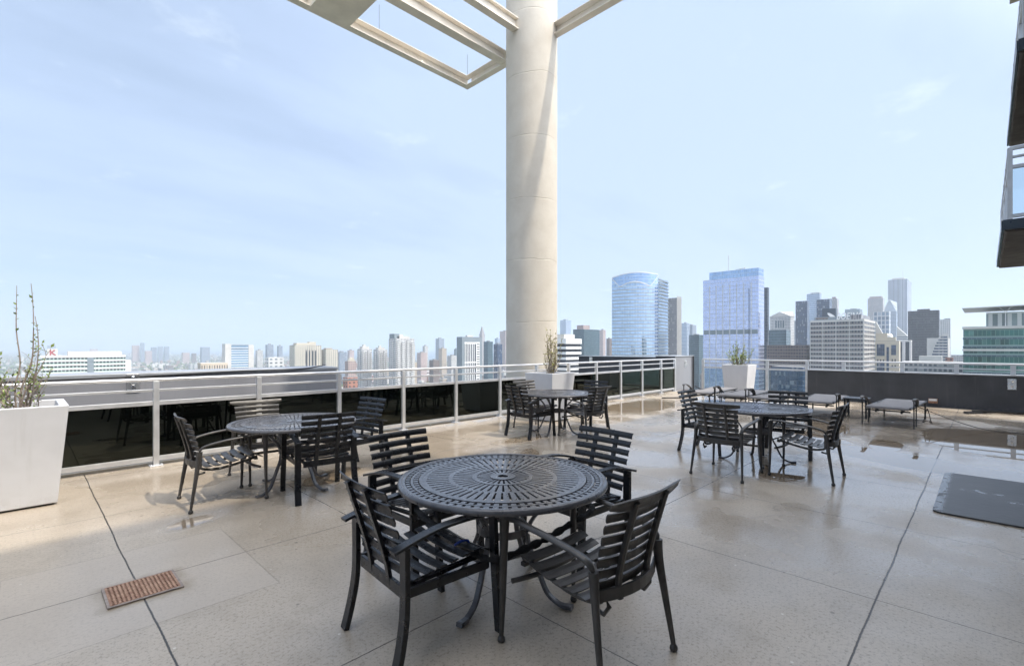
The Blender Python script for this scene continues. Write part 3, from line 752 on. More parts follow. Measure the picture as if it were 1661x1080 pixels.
def chair_cast(metal):         # tapered round legs with ball feet, curved back
    t_ = thing('patio_chair', 'x', 'chair')
    m = MB(); seat_slats(m, .50, 7, -.20, .25, lambda y: .385+.075*(y+.2)/.43-(.8*(y-.2) if y > .2 else 0)-.02*math.sin(max(0, min(1, (y+.2)/.4))*math.pi), .056); m.build('seat', metal, t_, .001)
    m = MB()
    m.bar([(-.21, .22, .405), (.21, .22, .405)], .03, .02)
    for s in (-1, 1):
        m.tube(catmull([(s*.17, -.27, .42), (s*.17, -.24, .37), (s*.17, -.1, .352), (s*.17, .1, .385), (s*.17, .24, .42)], 4), .013, 8)
        m.tube([(s*.17, -.27, .42), (s*.17, -.30, .37), (s*.17, -.27, .325), (s*.17, -.22, .335)], .011, 8)
    m.tube(catmull([(-.27, .24, .33), (-.15, .20, .335), (0, .19, .335), (.15, .20, .335), (.27, .24, .33)], 4), .014, 8)
    m.build('seat_frame', metal, t_)
    m = MB(); back_slats(m, .46, 7, .47, .80, -.265, -.345, .044, .045, 1.08)
    m.sweep([(-.29+.58*i/10, -.375-.045*(1-(2*i/10-1)**2)-.02*abs(2*i/10-1)**3, .855+.012*abs(2*i/10-1)**3) for i in range(11)], [(-s, u) for s, u in slat_prof(.060, .010)], (0, -.5, 1), scales=[.55]+[.85]+[1]*7+[.85]+[.55]); m.build('backrest', metal, t_)
    m = MB(); m.bar([(-.265+.53*i/10, -.27-.075*(1-(2*i/10-1)**2), .435) for i in range(11)], .014, .055); m.build('back_rail', metal, t_, .003)
    for s in (-1, 1):
        m = MB(); m.sweep(catmull([(s*.12, -.325, .40), (s*.12, -.315, .48), (s*.122, -.345, .62), (s*.124, -.385, .76), (s*.126, -.415, .86)], 3), [(-.012, -.012), (.012, -.012), (.017, .008), (.006, .014), (-.006, .014), (-.017, .008)], (0, -1, 0)); m.build('back_support', metal, t_)
        m = MB()
        prof = [(-.024, -.004), (-.014, -.010), (.014, -.010), (.024, -.004), (.020, .007), (.0, .011), (-.020, .007)]
        m.sweep(catmull([(s*.265, -.285, .555), (s*.275, -.245, .60), (s*.29, -.10, .635), (s*.295, .08, .655), (s*.288, .22, .665), (s*.28, .29, .655)], 5), prof, (0, 0, 1), True, [.7, .85]+[1]*16+[1]*5+[.9, .8, .7]); m.build('armrest', metal, t_)
        def leg(path):
            n = len(path)
            L = MB(); L.tube(path, .022, 10, [(.50+.55*(k/(n-1)), .55+.75*(k/(n-1))) for k in range(n)])
            o = L.build('leg', metal, t_)
            x_, y_, _ = path[0]
            F = MB(); F.lathe([(0, 0), (.016, .0), (.021, .010), (.019, .024), (.011, .034)], 12); F.build('ball_foot', metal, o, loc=(x_, y_, 0))
        leg(catmull([(s*.300, -.36, .025), (s*.285, -.325, .25), (s*.270, -.295, .45), (s*.266, -.285, .555)], 5))
        leg(catmull([(s*.295, .295, .025), (s*.288, .29, .25), (s*.283, .288, .5), (s*.28, .285, .65)], 5))
    return t_
protoS = chair_square(M['blackmetal']); protoC = chair_cast(M['greymetal'])
usedS, usedC = [False], [False]
def put_chair(kind, xc, dc, az, label, group, black=False):
    """xc, dc = right / forward of the photographer in metres for the seat centre; az = facing, clockwise from the view axis"""
    pr_, us = (protoS, usedS) if kind == 'S' else (protoC, usedC)
    o = pr_ if not us[0] else copy_tree(pr_)
    us[0] = True
    x, y = cw(xc, dc); o.location = (x, y, .001); o.rotation_euler = (0, 0, HEAD-R(az)-R(90))
    o['label'] = label; o['category'] = 'chair'; o['group'] = group
    return o
def rear(xr, dr_, az, off=.30):    # seat centre from the middle of the rear feet
    return xr+off*math.sin(R(az)), dr_+off*math.cos(R(az))
g1 = 'chairs around the nearest table'; g2 = 'chairs around the left table'; g3 = 'chairs around the table by the column'; g4 = 'chairs around the right table'
x, d = rear(-.705, 2.46, 49); put_chair('S', x, d, 49, 'black slatted chair left of the nearest table, its back to the camera', g1)
x, d = rear(.565, 2.30, -43); put_chair('C', x, d, -43, 'bronze grey chair with ball feet right of the nearest table, its back to the camera', g1)
x, d = rear(-.90, 3.80, 134, .37); put_chair('S', x, d, 134, 'black slatted chair behind the nearest table on its left, facing the camera', g1)
x, d = rear(.76, 3.93, 228, .37); put_chair('S', x, d, 228, 'black slatted chair behind the nearest table on its right, facing the camera', g1)
x, d = rear(-3.14, 4.73, 47); put_chair('C', x, d, 47, 'bronze grey chair with ball feet at the far left, side on to the left table', g2)
x, d = rear(-3.17, 5.99, 140, .37); put_chair('C', x, d, 140, 'sunlit chair behind the left table with its back to the railing, pale in the sun', g2)
x, d = rear(-1.83, 4.84, -38, .37); put_chair('S', x, d, -38, 'black chair in front of the left table, its back to the camera', g2)
x, d = rear(-1.83, 6.36, 216, .37); put_chair('S', x, d, 216, 'black chair right of the left table beside the railing, facing the camera', g2)
x, d = rear(.11, 8.22, 47); put_chair('S', x, d, 47, 'black chair front left of the table by the column, its back to the camera', g3)
x, d = rear(.25, 9.45, 138, .37); put_chair('C', x, d, 138, 'chair back left of the table by the column, its top slat catching the sun', g3)
x, d = rear(1.42, 8.12, -40); put_chair('C', x, d, -40, 'dark chair front right of the table by the column, its back to the camera', g3)
x, d = rear(1.66, 9.5, 222, .37); put_chair('S', x, d, 222, 'black chair back right of the table by the column, in front of the planter', g3)
x, d = rear(2.68, 7.42, 138, .37); put_chair('S', x, d, 138, 'black chair back left of the right table, near the long puddle', g4)
x, d = rear(2.44, 5.72, 45); put_chair('C', x, d, 45, 'dark chair front left of the right table, its back to the camera', g4)
x, d = rear(3.74, 5.62, -46); put_chair('C', x, d, -46, 'dark chair front right of the right table, seen from the side', g4)
x, d = rear(4.15, 7.25, 212, .37); put_chair('S', x, d, 212, 'black chair back right of the right table, in front of the loungers', g4)

def table_top():
    m = MB(); Rr = .685; T = .006
    def ann(r0, r1, n, a0=0, a1=2*math.pi, z1=.0, z0=-.012):
        vs = []; fs = []
        for i in range(n+1):
            a = a0+(a1-a0)*i/n; c_, s_ = math.cos(a), math.sin(a)
            vs += [(r0*c_, r0*s_, z1), (r1*c_, r1*s_, z1), (r0*c_, r0*s_, z0), (r1*c_, r1*s_, z0)]
        for i in range(n):
            o = i*4; q = o+4
            fs += [(o, o+1, q+1, q), (o+2, q+2, q+3, o+3), (o+1, o+3, q+3, q+1), (o, q, q+2, o+2)]
        if a1-a0 < 6.2: fs += [(0, 2, 3, 1), (n*4, n*4+1, n*4+3, n*4+2)]
        m.add(vs, fs)
    def slots(r0, r1, n, fill):
        for i in range(n):
            a = 2*math.pi*(i+.5)/n; h = math.pi/n*fill
            ann(r0, r1, 1, a-h, a+h)
    ann(.035, .085, 64, z1=.004); slots(.085, .175, 28, .60); ann(.175, .205, 80, z1=.002)
    slots(.205, .335, 44, .68); ann(.335, .362, 96); slots(.362, .505, 60, .70); ann(.505, .530, 128, z1=.001); ann(.530, .552, 128, z1=.003)
    slots(.558, .588, 76, .60); ann(.590, .606, 128); slots(.612, .638, 76, .60); ann(.642, .664, 128, z1=.002)
    m.lathe([(.660, -.012), (.660, .004), (.672, .006), (.684, .001), (.690, -.012), (.688, -.026), (.680, -.030), (.676, -.014), (.660, -.012)], 128)
    return m
def make_table():
    t_ = thing('patio_table', 'x', 'table')
    mt = table_top(); mt.v = [(a*.95, b*.95, c+.722) for a, b, c in mt.v]; mt.build('tabletop', M['tablemetal'], t_)
    m = MB()
    m.tube([(.30*math.cos(q*math.pi/16), .30*math.sin(q*math.pi/16), .685) for q in range(32)], .014, 8, closed=True)
    m.lathe([(.04, .70), (.05, .66), (.035, .62), (.030, .60)], 16)
    m.build('support_ring', M['tablemetal'], t_)
    m = MB(); m.bar([(.155*math.cos(q*math.pi/16), .155*math.sin(q*math.pi/16), .40) for q in range(33)], .008, .045); m.build('brace_ring', M['tablemetal'], t_)
    for k in range(4):
        a = k*math.pi/2+R(18); c_, s_ = math.cos(a), math.sin(a)
        prof = catmull([(.34, .70), (.36, .60), (.26, .50), (.17, .40), (.16, .32), (.22, .24), (.28, .14), (.34, .05), (.44, .012), (.49, .018)], 4)
        prof = catmull([(.50, .700), (.40, .66), (.27, .56), (.185, .44), (.185, .33), (.235, .22), (.275, .13), (.32, .055), (.40, .014), (.475, .016)], 4)
        m = MB(); m.bar([(r_*c_, r_*s_, z_) for r_, z_ in prof], .034, .020, (-s_, c_, 0) if False else (0, 0, 1), [1.0]*(len(prof)-4)+[1.1, 1.2, 1.25, 1.2])
        m.build('leg', M['tablemetal'], t_, .004)
        m = MB(); m.tube([((.30+.035*math.cos(q*R(36)))*c_, (.30+.035*math.cos(q*R(36)))*s_, .635+.035*math.sin(q*R(36))) for q in range(9)], .007, 6, up=(-s_, c_, 0)); m.build('scroll', M['tablemetal'], t_)
    return t_
tb = None
for i, (xc, dc, lab, rz) in enumerate(((-.058, 3.07, 'round perforated cast metal table nearest the camera', -3), (-2.42, 5.36, 'round slotted metal table on the left in front of the railing', 3),
                         (.78, 8.66, 'round dark metal table in front of the column and planter', 0), (3.32, 6.55, 'round slotted metal table on the right, bright with reflected sky', 8))):
    o = make_table() if i == 0 else copy_tree(tb)
    tb = tb or o
    x, y = cw(xc, dc); o.location = (x, y, .001); o.rotation_euler = (0, 0, R(rz)); tag(o, lab, 'table', 'round slotted patio tables')

# bungee cord round the nearest table
pts = [(-.72, 3.30, .50), (-.50, 2.98, .46), (-.28, 2.72, .43), (-.10, 2.56, .42), (.12, 2.70, .44), (.33, 2.90, .47), (.52, 3.12, .50), (.42, 3.42, .47), (.05, 3.62, .45), (-.35, 3.58, .47), (-.62, 3.48, .5)]
pp = []
for q in catmull(pts, 9):
    X, Y = cw(q[0], q[1]); pp.append((X, Y, q[2]))
bc = thing('bungee_cord', 'black ruffled bungee cord with a blue hook tied round the nearest table', 'cord', (pp[30][0], pp[30][1], pp[30][2]))
m_ = MB(); m_.tube(pp, .019, 8, [1+.35*math.sin(i*2.1)+random.uniform(-.15, .2) for i in range(len(pp))]); o = m_.build('cord', M['cord'], bc); o.location = -Vector(pp[30])
X, Y = cw(-.29, 2.70)
m_ = MB(); m_.tube(catmull([(X-.05, Y-.01, .455), (X-.01, Y-.02, .47), (X+.03, Y-.03, .465), (X+.03, Y-.035, .435), (X, Y-.03, .43)], 4), .007, 8); o = m_.build('hook', M['blue'], bc); o.location = -Vector(pp[30])

# loungers --------------------------------------------------------------------
def make_lounger():
    t_ = thing('chaise_lounge', 'x', 'lounger')            # local +x = away from the head end
    L, W_ = 1.95, .33
    m = MB(); n = 20
    path = [(L*i/n, 0, .375-.02*math.sin(math.pi*i/n)+(.012 if i < 9 else 0)) for i in range(n+1)]
    path = [(-.02, 0, .335), (-.03, 0, .36), (-.01, 0, .382)]+path[1:]+[(L+.02, 0, .36), (L+.01, 0, .335)]
    m.bar(path, 2*W_, .008, (0, 0, 1)); m.build('sling', M['sling'], t_)
    m = MB(); m.bar([(.0, 0, .352), (.62, 0, .352)], 2*W_-.04, .022); m.build('back_panel', M['sling'], t_, .006)
    for s in (-1, 1):
        m = MB(); m.tube([(0, s*(W_+.012), .36), (L, s*(W_+.012), .36)], .018, 8); m.build('side_rail', M['blackmetal'], t_)
        m = MB(); m.bar(catmull([(-.02, s*(W_+.07), .53), (.04, s*(W_+.08), .555), (.22, s*(W_+.08), .54), (.42, s*(W_+.06), .45), (.50, s*(W_+.04), .385)], 5), .058, .018); m.build('armrest', M['greymetal'], t_, .004)
        m = MB(); m.bar([(.01, s*(W_+.07), 0), (.0, s*(W_+.07), .53)], .028, .018, (0, 1, 0)); m.build('leg', M['blackmetal'], t_, .002)
        m = MB(); m.bar([(.42, s*(W_+.05), 0), (.40, s*(W_+.05), .45)], .028, .018, (0, 1, 0)); m.build('leg', M['blackmetal'], t_, .002)
        m = MB(); m.bar([(L-.2, s*(W_+.02), 0), (L-.2, s*(W_+.02), .35)], .045, .025, (0, 1, 0)); m.build('leg', M['blackmetal'], t_, .002)
    m = MB(); m.tube([(.08, -W_-.01, .30), (.08, W_+.01, .30)], .014, 8); m.build('cross_tube', M['blackmetal'], t_)
    for s in (-.2, .2):
        m = MB(); m.bar([(.1, s, .28), (.35, s, .31)], .03, .05); m.build('recline_bracket', M['blackmetal'], t_)
    m = MB(); m.tube([(L-.2, -W_, .33), (L-.2, W_, .33)], .014, 8); m.build('cross_tube', M['blackmetal'], t_)
    return t_
LB = [(11.75, 1.36, -3, 'taupe sling lounger alone on the right, tied with a cord'), (11.9, 2.62, 2, 'taupe sling lounger second from the right beside the small black table'),
      (11.9, 3.62, -2, 'taupe sling lounger in the middle of the row behind the right table'), (12.0, 4.38, 1, 'taupe sling lounger second from the left in front of the far planter'),
      (12.2, 5.25, 3, 'taupe sling lounger farthest left, nearest the corner pier')]
l0 = None
for i, (x, y, rz, lab) in enumerate(LB):
    o = make_lounger() if l0 is None else copy_tree(l0)
    l0 = l0 or o; o.location = (x, y, .001); o.rotation_euler = (0, 0, R(rz)); tag(o, lab, 'lounger', 'sling loungers by the east wall')
st = thing('side_table', 'small low black side table between the two right loungers', 'table', (12.9, 2.02, .001))
m_ = MB(); m_.box(-.24, .24, -.22, .22, .40, .425); m_.build('tabletop', M['blackmetal'], st, .004)
for sx in (-1, 1):
    for sy in (-1, 1):
        m_ = MB(); m_.bar([(sx*.21, sy*.19, 0), (sx*.21, sy*.19, .4)], .035, .035, (0, 1, 0)); m_.build('leg', M['blackmetal'], st, .003)
# tie cord from the lounger, its loose hooks, pebbly debris
X0, Y0 = G(1640, 703)
m_ = MB(); m_.tube(catmull([(12.2, .98, .40), (12.26, .72, .28), (12.32, .35, .13), (12.38, .0, .03), (12.40, -.35, .012), (12.5, -.8, .012), (12.75, -1.3, .012)], 7), .007, 6)
tag(m_.build('tie_cord', M['cord']), 'thin black cord running from the right lounger across the deck', 'cord')
X0, Y0 = G(1502, 689)
hk = thing('cord_hooks', 'pair of black hooks hanging on a short cord by the right lounger', 'hook', (12.18, .80, .30))
for s in (-1, 1):
    m_ = MB(); m_.tube(catmull([(0, 0, .06), (s*.02, s*.03, -.04), (s*.03, s*.05, -.16), (s*.02, s*.07, -.20), (0, s*.05, -.205), (-.01, s*.03, -.17)], 4), .007, 6); m_.build('hook', M['cord'], hk)
m_ = MB(); m_.tube([(.014*math.cos(q*math.pi/6), 0, .03+.018*math.sin(q*math.pi/6)) for q in range(12)], .004, 6, closed=True, up=(0, 1, 0)); m_.lathe([(0, 0), (.012, 0), (.006, .012)], 8)
X0, Y0 = G(698, 692); tag(m_.build('eye_bolt', M['steel'], None, loc=(X0, Y0, .001)), 'tiny steel eye bolt in the deck beside the left railing', 'bolt')
# ================================================================== CITY
GZ = -118.0
random.seed(21)
def F(wall, glass, *a, **k): return facade(tuple(wall)+(1,), tuple(glass)+(1,), *a, **k)
HAZE = .00017
DG = (.05, .07, .10)
S_ = {
 'white': F((.50, .50, .49), DG, 3.2, 3.6, .52, .50),
 'whitegrid': F((.56, .56, .56), (.10, .12, .15), 3.1, 2.6, .55, .55),
 'cream': F((.50, .47, .40), DG, 3.3, 3.8, .5, .45),
 'tan': F((.42, .35, .27), DG, 3.4, 3.2, .5, .45),
 'brick': F((.26, .12, .09), (.06, .06, .07), 3.4, 3.0, .5, .4),
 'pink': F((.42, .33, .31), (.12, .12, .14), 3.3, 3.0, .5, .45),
 'brown': F((.17, .13, .11), (.05, .05, .06), 3.5, 2.6, .5, .6),
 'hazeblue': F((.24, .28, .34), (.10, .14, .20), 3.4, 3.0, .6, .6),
 'grey': F((.30, .30, .31), (.09, .11, .14), 3.4, 2.4, .55, .6),
 'stripe': F((.46, .44, .44), (.16, .17, .20), 3.8, 1.9, .98, .48),
 'greystripe': F((.26, .25, .26), (.07, .08, .10), 3.6, 2.0, .9, .5),
 'band': F((.62, .62, .62), (.07, .09, .12), 3.5, 60.0, .52, .998, jit=.1),
 'bluegreen': F((.12, .17, .20), (.05, .10, .13), 3.8, 1.8, .84, .88, .10, .3),
 'darkglass': F((.04, .05, .07), (.020, .035, .060), 3.9, 1.7, .80, .88, .10, .2),
 'navy': F((.035, .055, .10), (.020, .050, .11), 3.9, 1.7, .82, .9, .10, .2),
 'blueglass': F((.54, .62, .69), (.41, .54, .72), 4.0, 3.0, .80, .93, .06, .85, .3, .4),
 'mauveglass': F((.60, .62, .74), (.50, .56, .78), 4.0, 3.0, .88, .94, .07, .80, .4, .3, jit=.09),
 'paleglass': F((.42, .48, .56), (.30, .38, .50), 3.8, 1.8, .80, .88, .10, .6),
 'green': F((.20, .30, .28), (.03, .12, .105), 4.4, 1.6, .66, .94, .08, .45, jit=.45),
 'black': F((.030, .034, .045), (.02, .026, .038), 3.7, 1.6, .6, .8, .2, .1, jit=.2),
}
M['roofgrey'] = simple('flat_roof_grey', (.24, .24, .24), .9, 0, .2, .2)
M['roofwhite'] = simple('flat_roof_white', (.55, .55, .54), .9, 0, .12, .2)
M['precast'] = simple('pale_precast', (.52, .51, .49), .8, 0, .08, .1)
M['precast2'] = simple('cream_precast', (.50, .46, .38), .8, 0, .08, .1)
M['frame_grey'] = simple('blue_grey_concrete', (.20, .24, .27), .75, 0, .08, .1)

def corner(x0, x1, D, ratio, xc=None):
    def ev(x):
        tq = (x-CX)/FPX; a = D*(CC+tq*SS); b_ = D*(SS-tq*CC)
        return a, b_, ray_y(x1, b_)-a, ray_x(x0, a)-b_
    if xc is None:
        lo, hi = x0, x1
        for _ in range(40):
            mid = (lo+hi)/2; a, b_, ls, lw = ev(mid)
            if lw/max(ls, 1e-6) > ratio: hi = mid
            else: lo = mid
        xc = (lo+hi)/2
    return ev(xc)
def bldg(label, x0, x1, yt, D, sty, ratio=.8, xc=None, name='office_tower', pent=None, extra=None, roof='roofgrey', parapet=True, base=GZ, cat='building', top=None):
    a, b_, ls, lw = corner(x0, x1, D, ratio, xc)
    zt = zat(yt, D)
    o = thing(name, label, cat, (a, b_, base))
    H = zt-base
    m = MB(); m.box(0, ls, 0, lw, 0, H, 0)
    body = m.build('facade', S_[sty] if isinstance(sty, str) else sty, o)
    if parapet:
        r = MB(); th = min(ls, lw)*.02+.3
        r.box(.0+th, ls-th, th, lw-th, H+.02, H+.3); r.build('roof', M[roof], o)
    if pent:
        for q in pent:          # fractions x0,x1,y0,y1, pixel height, style
            r = MB(); r.box(ls*q[0], ls*q[1], lw*q[2], lw*q[3], H+.02, H+q[4]*D/FPX); r.build('penthouse', S_.get(q[5], None) or M[q[5]], o)
    if extra: extra(o, ls, lw, H, D)
    return o
def grid_relief(fh, bw, band, pier, proud=.5, mat='precast', nobw=False, z0=70, faces='WS', top=1.2, every=None):
    def f(o, ls, lw, H, D):
        m = MB(); z = H
        m.box(-proud, ls+.05, -proud, lw+.05, H-top, H+.4)
        k = 1
        zz = H-top-fh+band
        while zz > z0 and k < 70:
            m.box(-proud, ls, -proud, -.01, zz-band, zz); m.box(-proud, -.01, -.01, lw, zz-band, zz)
            zz -= fh; k += 1
        if pier:
            n = max(1, round(ls/bw)); 
            for i in range(n+1):
                x = ls*i/n; m.box(x-pier/2, x+pier/2, -proud-.12, -proud+.02, z0, H-top)
            n = max(1, round(lw/bw))
            for i in range(n+1):
                y = lw*i/n; m.box(-proud-.12, -proud+.02, y-pier/2, y+pier/2, z0, H-top)
        m.build('facade_grid', M[mat], o)
    return f

# ---- far left: long white building with the red letter sign
def k_extra(o, ls, lw, H, D):
    grid_relief(4.15, 1, 1.25, 0, .8, 'white', z0=85, top=1.5)(o, ls, lw, H, D)
    m = MB(); m.box(ls*.30, ls*.96, lw*.3, lw*.9, H+.3, H+4.6); m.build('penthouse', M['precast'], o)
    m = MB(); m.box(ls*.52, ls*.60, -1.1, -.9, 70, H-1.6); m.build('stair_bay', M['frame_grey'], o)
    m = MB(); m.box(ls, ls+5.0, 0, lw*.8, 60, H-5.2); m.build('side_wing', M['white'], o)
    X = ray_y(76, o.location.y)-o.location.x; X2 = ray_y(93, o.location.y)-o.location.x
    m = MB(); m.box(X, X2, -.3, .6, H+.42, H+7.6); m.build('sign_panel', M['roofwhite'], o)
    cu = bpy.data.curves.new('letter', 'FONT'); cu.body = 'K'; cu.size = 7.6; cu.extrude = .12; cu.offset = .12
    to = bpy.data.objects.new('tmp', cu); COL.objects.link(to)
    dg = bpy.context.evaluated_depsgraph_get(); me = bpy.data.meshes.new_from_object(to.evaluated_get(dg)); bpy.data.objects.remove(to)
    me.materials.clear(); me.materials.append(M['red']); me.name = 'sign_letter'
    lo = bpy.data.objects.new('sign_letter', me); COL.objects.link(lo); lo.parent = o
    lo.rotation_euler = (R(90), 0, 0); lo.location = ((X+X2)/2-2.4, -.5, H+1.1)
    lo['label'] = 'bold red letter K'
bldg('long white office building with ribbon windows and a red K on its roof sign', 66, 203, 578, 480, F((.34, .42, .39), (.035, .045, .05), 4.15, 2.9, .62, .62, .15, .0), .35, name='office_building', extra=k_extra)
# ---- far hazy towers on the left horizon
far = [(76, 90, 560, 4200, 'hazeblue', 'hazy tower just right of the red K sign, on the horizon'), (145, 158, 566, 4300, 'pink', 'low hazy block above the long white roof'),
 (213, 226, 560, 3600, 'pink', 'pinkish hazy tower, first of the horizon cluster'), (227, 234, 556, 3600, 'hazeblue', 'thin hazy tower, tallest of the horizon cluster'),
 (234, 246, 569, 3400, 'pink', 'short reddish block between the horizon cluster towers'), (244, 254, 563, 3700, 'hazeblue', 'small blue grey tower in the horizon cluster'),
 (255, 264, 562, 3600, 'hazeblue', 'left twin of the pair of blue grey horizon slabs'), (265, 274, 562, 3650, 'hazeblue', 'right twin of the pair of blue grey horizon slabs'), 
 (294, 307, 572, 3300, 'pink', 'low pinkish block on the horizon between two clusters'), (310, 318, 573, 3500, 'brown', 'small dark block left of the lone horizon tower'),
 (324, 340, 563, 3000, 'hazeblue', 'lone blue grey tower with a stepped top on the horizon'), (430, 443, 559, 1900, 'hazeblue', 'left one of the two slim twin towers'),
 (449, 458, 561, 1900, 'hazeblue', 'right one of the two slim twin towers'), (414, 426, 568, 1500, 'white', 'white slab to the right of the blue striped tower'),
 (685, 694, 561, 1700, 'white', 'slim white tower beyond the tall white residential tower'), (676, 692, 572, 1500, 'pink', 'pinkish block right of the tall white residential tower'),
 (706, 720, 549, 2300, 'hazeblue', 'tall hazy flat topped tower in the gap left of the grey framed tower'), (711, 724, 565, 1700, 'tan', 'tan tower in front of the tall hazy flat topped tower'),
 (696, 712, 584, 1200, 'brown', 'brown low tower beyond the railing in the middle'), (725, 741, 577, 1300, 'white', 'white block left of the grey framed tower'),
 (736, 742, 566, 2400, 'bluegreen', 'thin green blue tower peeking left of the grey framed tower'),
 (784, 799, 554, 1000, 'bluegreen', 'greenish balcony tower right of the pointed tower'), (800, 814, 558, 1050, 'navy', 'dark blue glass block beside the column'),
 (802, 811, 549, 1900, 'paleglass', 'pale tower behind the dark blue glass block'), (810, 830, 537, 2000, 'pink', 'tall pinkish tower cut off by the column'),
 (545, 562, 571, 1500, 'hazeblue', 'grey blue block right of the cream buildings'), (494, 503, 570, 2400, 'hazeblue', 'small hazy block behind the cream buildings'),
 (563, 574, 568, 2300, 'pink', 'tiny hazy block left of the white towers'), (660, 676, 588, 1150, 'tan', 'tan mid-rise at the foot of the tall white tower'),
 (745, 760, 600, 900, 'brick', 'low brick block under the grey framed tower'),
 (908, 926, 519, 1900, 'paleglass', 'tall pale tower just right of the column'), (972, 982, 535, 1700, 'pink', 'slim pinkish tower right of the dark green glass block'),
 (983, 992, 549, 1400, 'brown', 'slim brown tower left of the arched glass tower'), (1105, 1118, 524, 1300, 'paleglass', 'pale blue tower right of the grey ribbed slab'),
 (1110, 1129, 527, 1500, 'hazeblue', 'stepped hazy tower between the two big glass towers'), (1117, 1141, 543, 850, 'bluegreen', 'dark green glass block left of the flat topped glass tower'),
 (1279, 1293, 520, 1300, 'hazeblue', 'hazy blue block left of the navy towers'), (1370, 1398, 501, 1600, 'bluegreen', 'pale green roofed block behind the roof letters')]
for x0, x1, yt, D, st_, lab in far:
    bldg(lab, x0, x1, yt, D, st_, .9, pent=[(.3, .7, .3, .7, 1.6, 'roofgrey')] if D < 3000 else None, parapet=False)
# ---- left middle distance
def blind(o, ls, lw, H, D):
    m = MB(); m.box(-.4, ls*.2, -.8, lw, 20, H+3); m.box(ls*.81, ls, -.8, lw, 20, H+1.2); m.build('end_wall', M['precast'], o)
    m = MB(); m.box(ls*.2, ls*.81, -.3, .5, H-.6, H+1); m.build('roof_edge', M['frame_grey'], o)
bldg('white tower with blue window stripes between two blank end walls', 360, 411, 560, 900, F((.60, .62, .64), (.14, .24, .36), 4.6, 60, .66, .999, jit=.4), .4, name='apartment_tower', extra=blind)
bldg('low tan building with narrow upright windows left of the blue striped tower', 320, 369, 589, 860, F((.50, .42, .33), (.10, .09, .08), 22, 4.0, .62, .42), .5, name='office_building', roof='roofwhite')
bldg('small white modern building with square openings in front of the slim twin towers', 430, 460, 580, 800, F((.60, .60, .60), (.20, .23, .26), 6, 8, .5, .5), .6, name='office_building', roof='roofwhite')
def cream_x(o, ls, lw, H, D):
    m = MB()
    for i in range(4): m.box(ls*(.40+.115*i), ls*(.455+.115*i), -.25, .3, 20, H-9)
    m.build('window_strip', S_['black'], o)
    m = MB(); m.box(ls*.1, ls*.6, lw*.2, lw*.8, H+.3, H+4); m.box(ls*.6, ls*.85, lw*.3, lw*.7, H+.3, H+6); m.build('penthouse', M['precast2'], o)
bldg('cream office block with tall dark window strips', 469, 521, 560, 800, 'cream', .5, name='office_building', extra=cream_x)
bldg('lower cream block joined right of the one with dark strips', 521, 548, 567, 830, 'cream', .8, name='office_building', pent=[(.1, .6, .2, .8, 2.5, 'tan')])
def arch_x(o, ls, lw, H, D):
    m = MB(); n = 10
    poly = [(ls*.15+ls*.7*i/n, H+5.5*math.sin(math.pi*i/n)) for i in range(n+1)]
    vs = [(x, -.3, z) for x, z in poly]+[(x, lw*.6, z) for x, z in poly]
    fs = [tuple(range(n+1)), tuple(reversed(range(n+1, 2*n+2)))]+[(i, n+1+i, n+2+i, i+1) for i in range(n)]+[(0, n, 2*n+1, n+1)]
    m.add(vs, fs); m.build('arched_roof', M['precast2'], o)
bldg('brown and pink residential block with a rounded roof gable beyond the railing', 559, 577, 586, 700, 'pink', .9, name='apartment_building', extra=arch_x)
bldg('red brick block with square windows just above the railing glass', 556, 580, 612, 640, F((.36, .17, .12), (.05, .05, .05), 5, 6, .5, .42), .9, name='apartment_building')
def white_res(setb, seed):
    def f(o, ls, lw, H, D):
        rr = random.Random(seed); z0 = 20
        m = MB()
        # projecting bays, balconies in stacks and stepped crown
        nb = 4
        for i in range(nb):
            x = ls*(i+.5)/nb; m.box(x-ls*.065, x+ls*.065, -1.6, .1, z0, H-2-3*(i % 2))
        m.box(-1.6, .1, lw*.35, lw*.65, z0, H-4)
        m.build('projecting_bay', S_['whitegrid'], o)
        m = MB(); z = H-7
        while z > z0+60 and len(m.f) < 1500:
            for i in range(nb+1):
                x = ls*i/nb; m.box(max(0, x-ls*.035), min(ls, x+ls*.035), -1.3, 0, z, z+.35)
            z -= 3.1
        m.build('balcony_stack', M['precast'], o)
        m = MB(); m.box(ls*.15, ls*.8, lw*.2, lw*.8, H, H+setb); m.box(ls*.3, ls*.5, lw*.3, lw*.6, H+setb, H+setb+3); m.build('crown', M['precast'], o)
    return f
bldg('white residential tower, left one of the white trio, with a stepped crown', 579, 603, 566, 760, 'whitegrid', .8, name='apartment_tower', extra=white_res(4, 1))
bldg('white residential tower, middle and shortest of the white trio', 605, 628, 567, 740, 'whitegrid', .8, name='apartment_tower', extra=white_res(3, 2))
def tallw(o, ls, lw, H, D):
    white_res(3.5, 3)(o, ls, lw, H, D)
    m = MB(); m.box(0, ls*.25, lw*.2, lw*.9, H, H+7); m.build('roof_plant', M['frame_grey'], o)
    m = MB(); m.box(ls*.86, ls+.2, -.9, lw, 20, H-9); m.build('right_bay', M['precast'], o)
bldg('tallest white residential tower, right one of the white trio', 630, 672, 549, 700, 'whitegrid', .6, name='apartment_tower', extra=tallw)
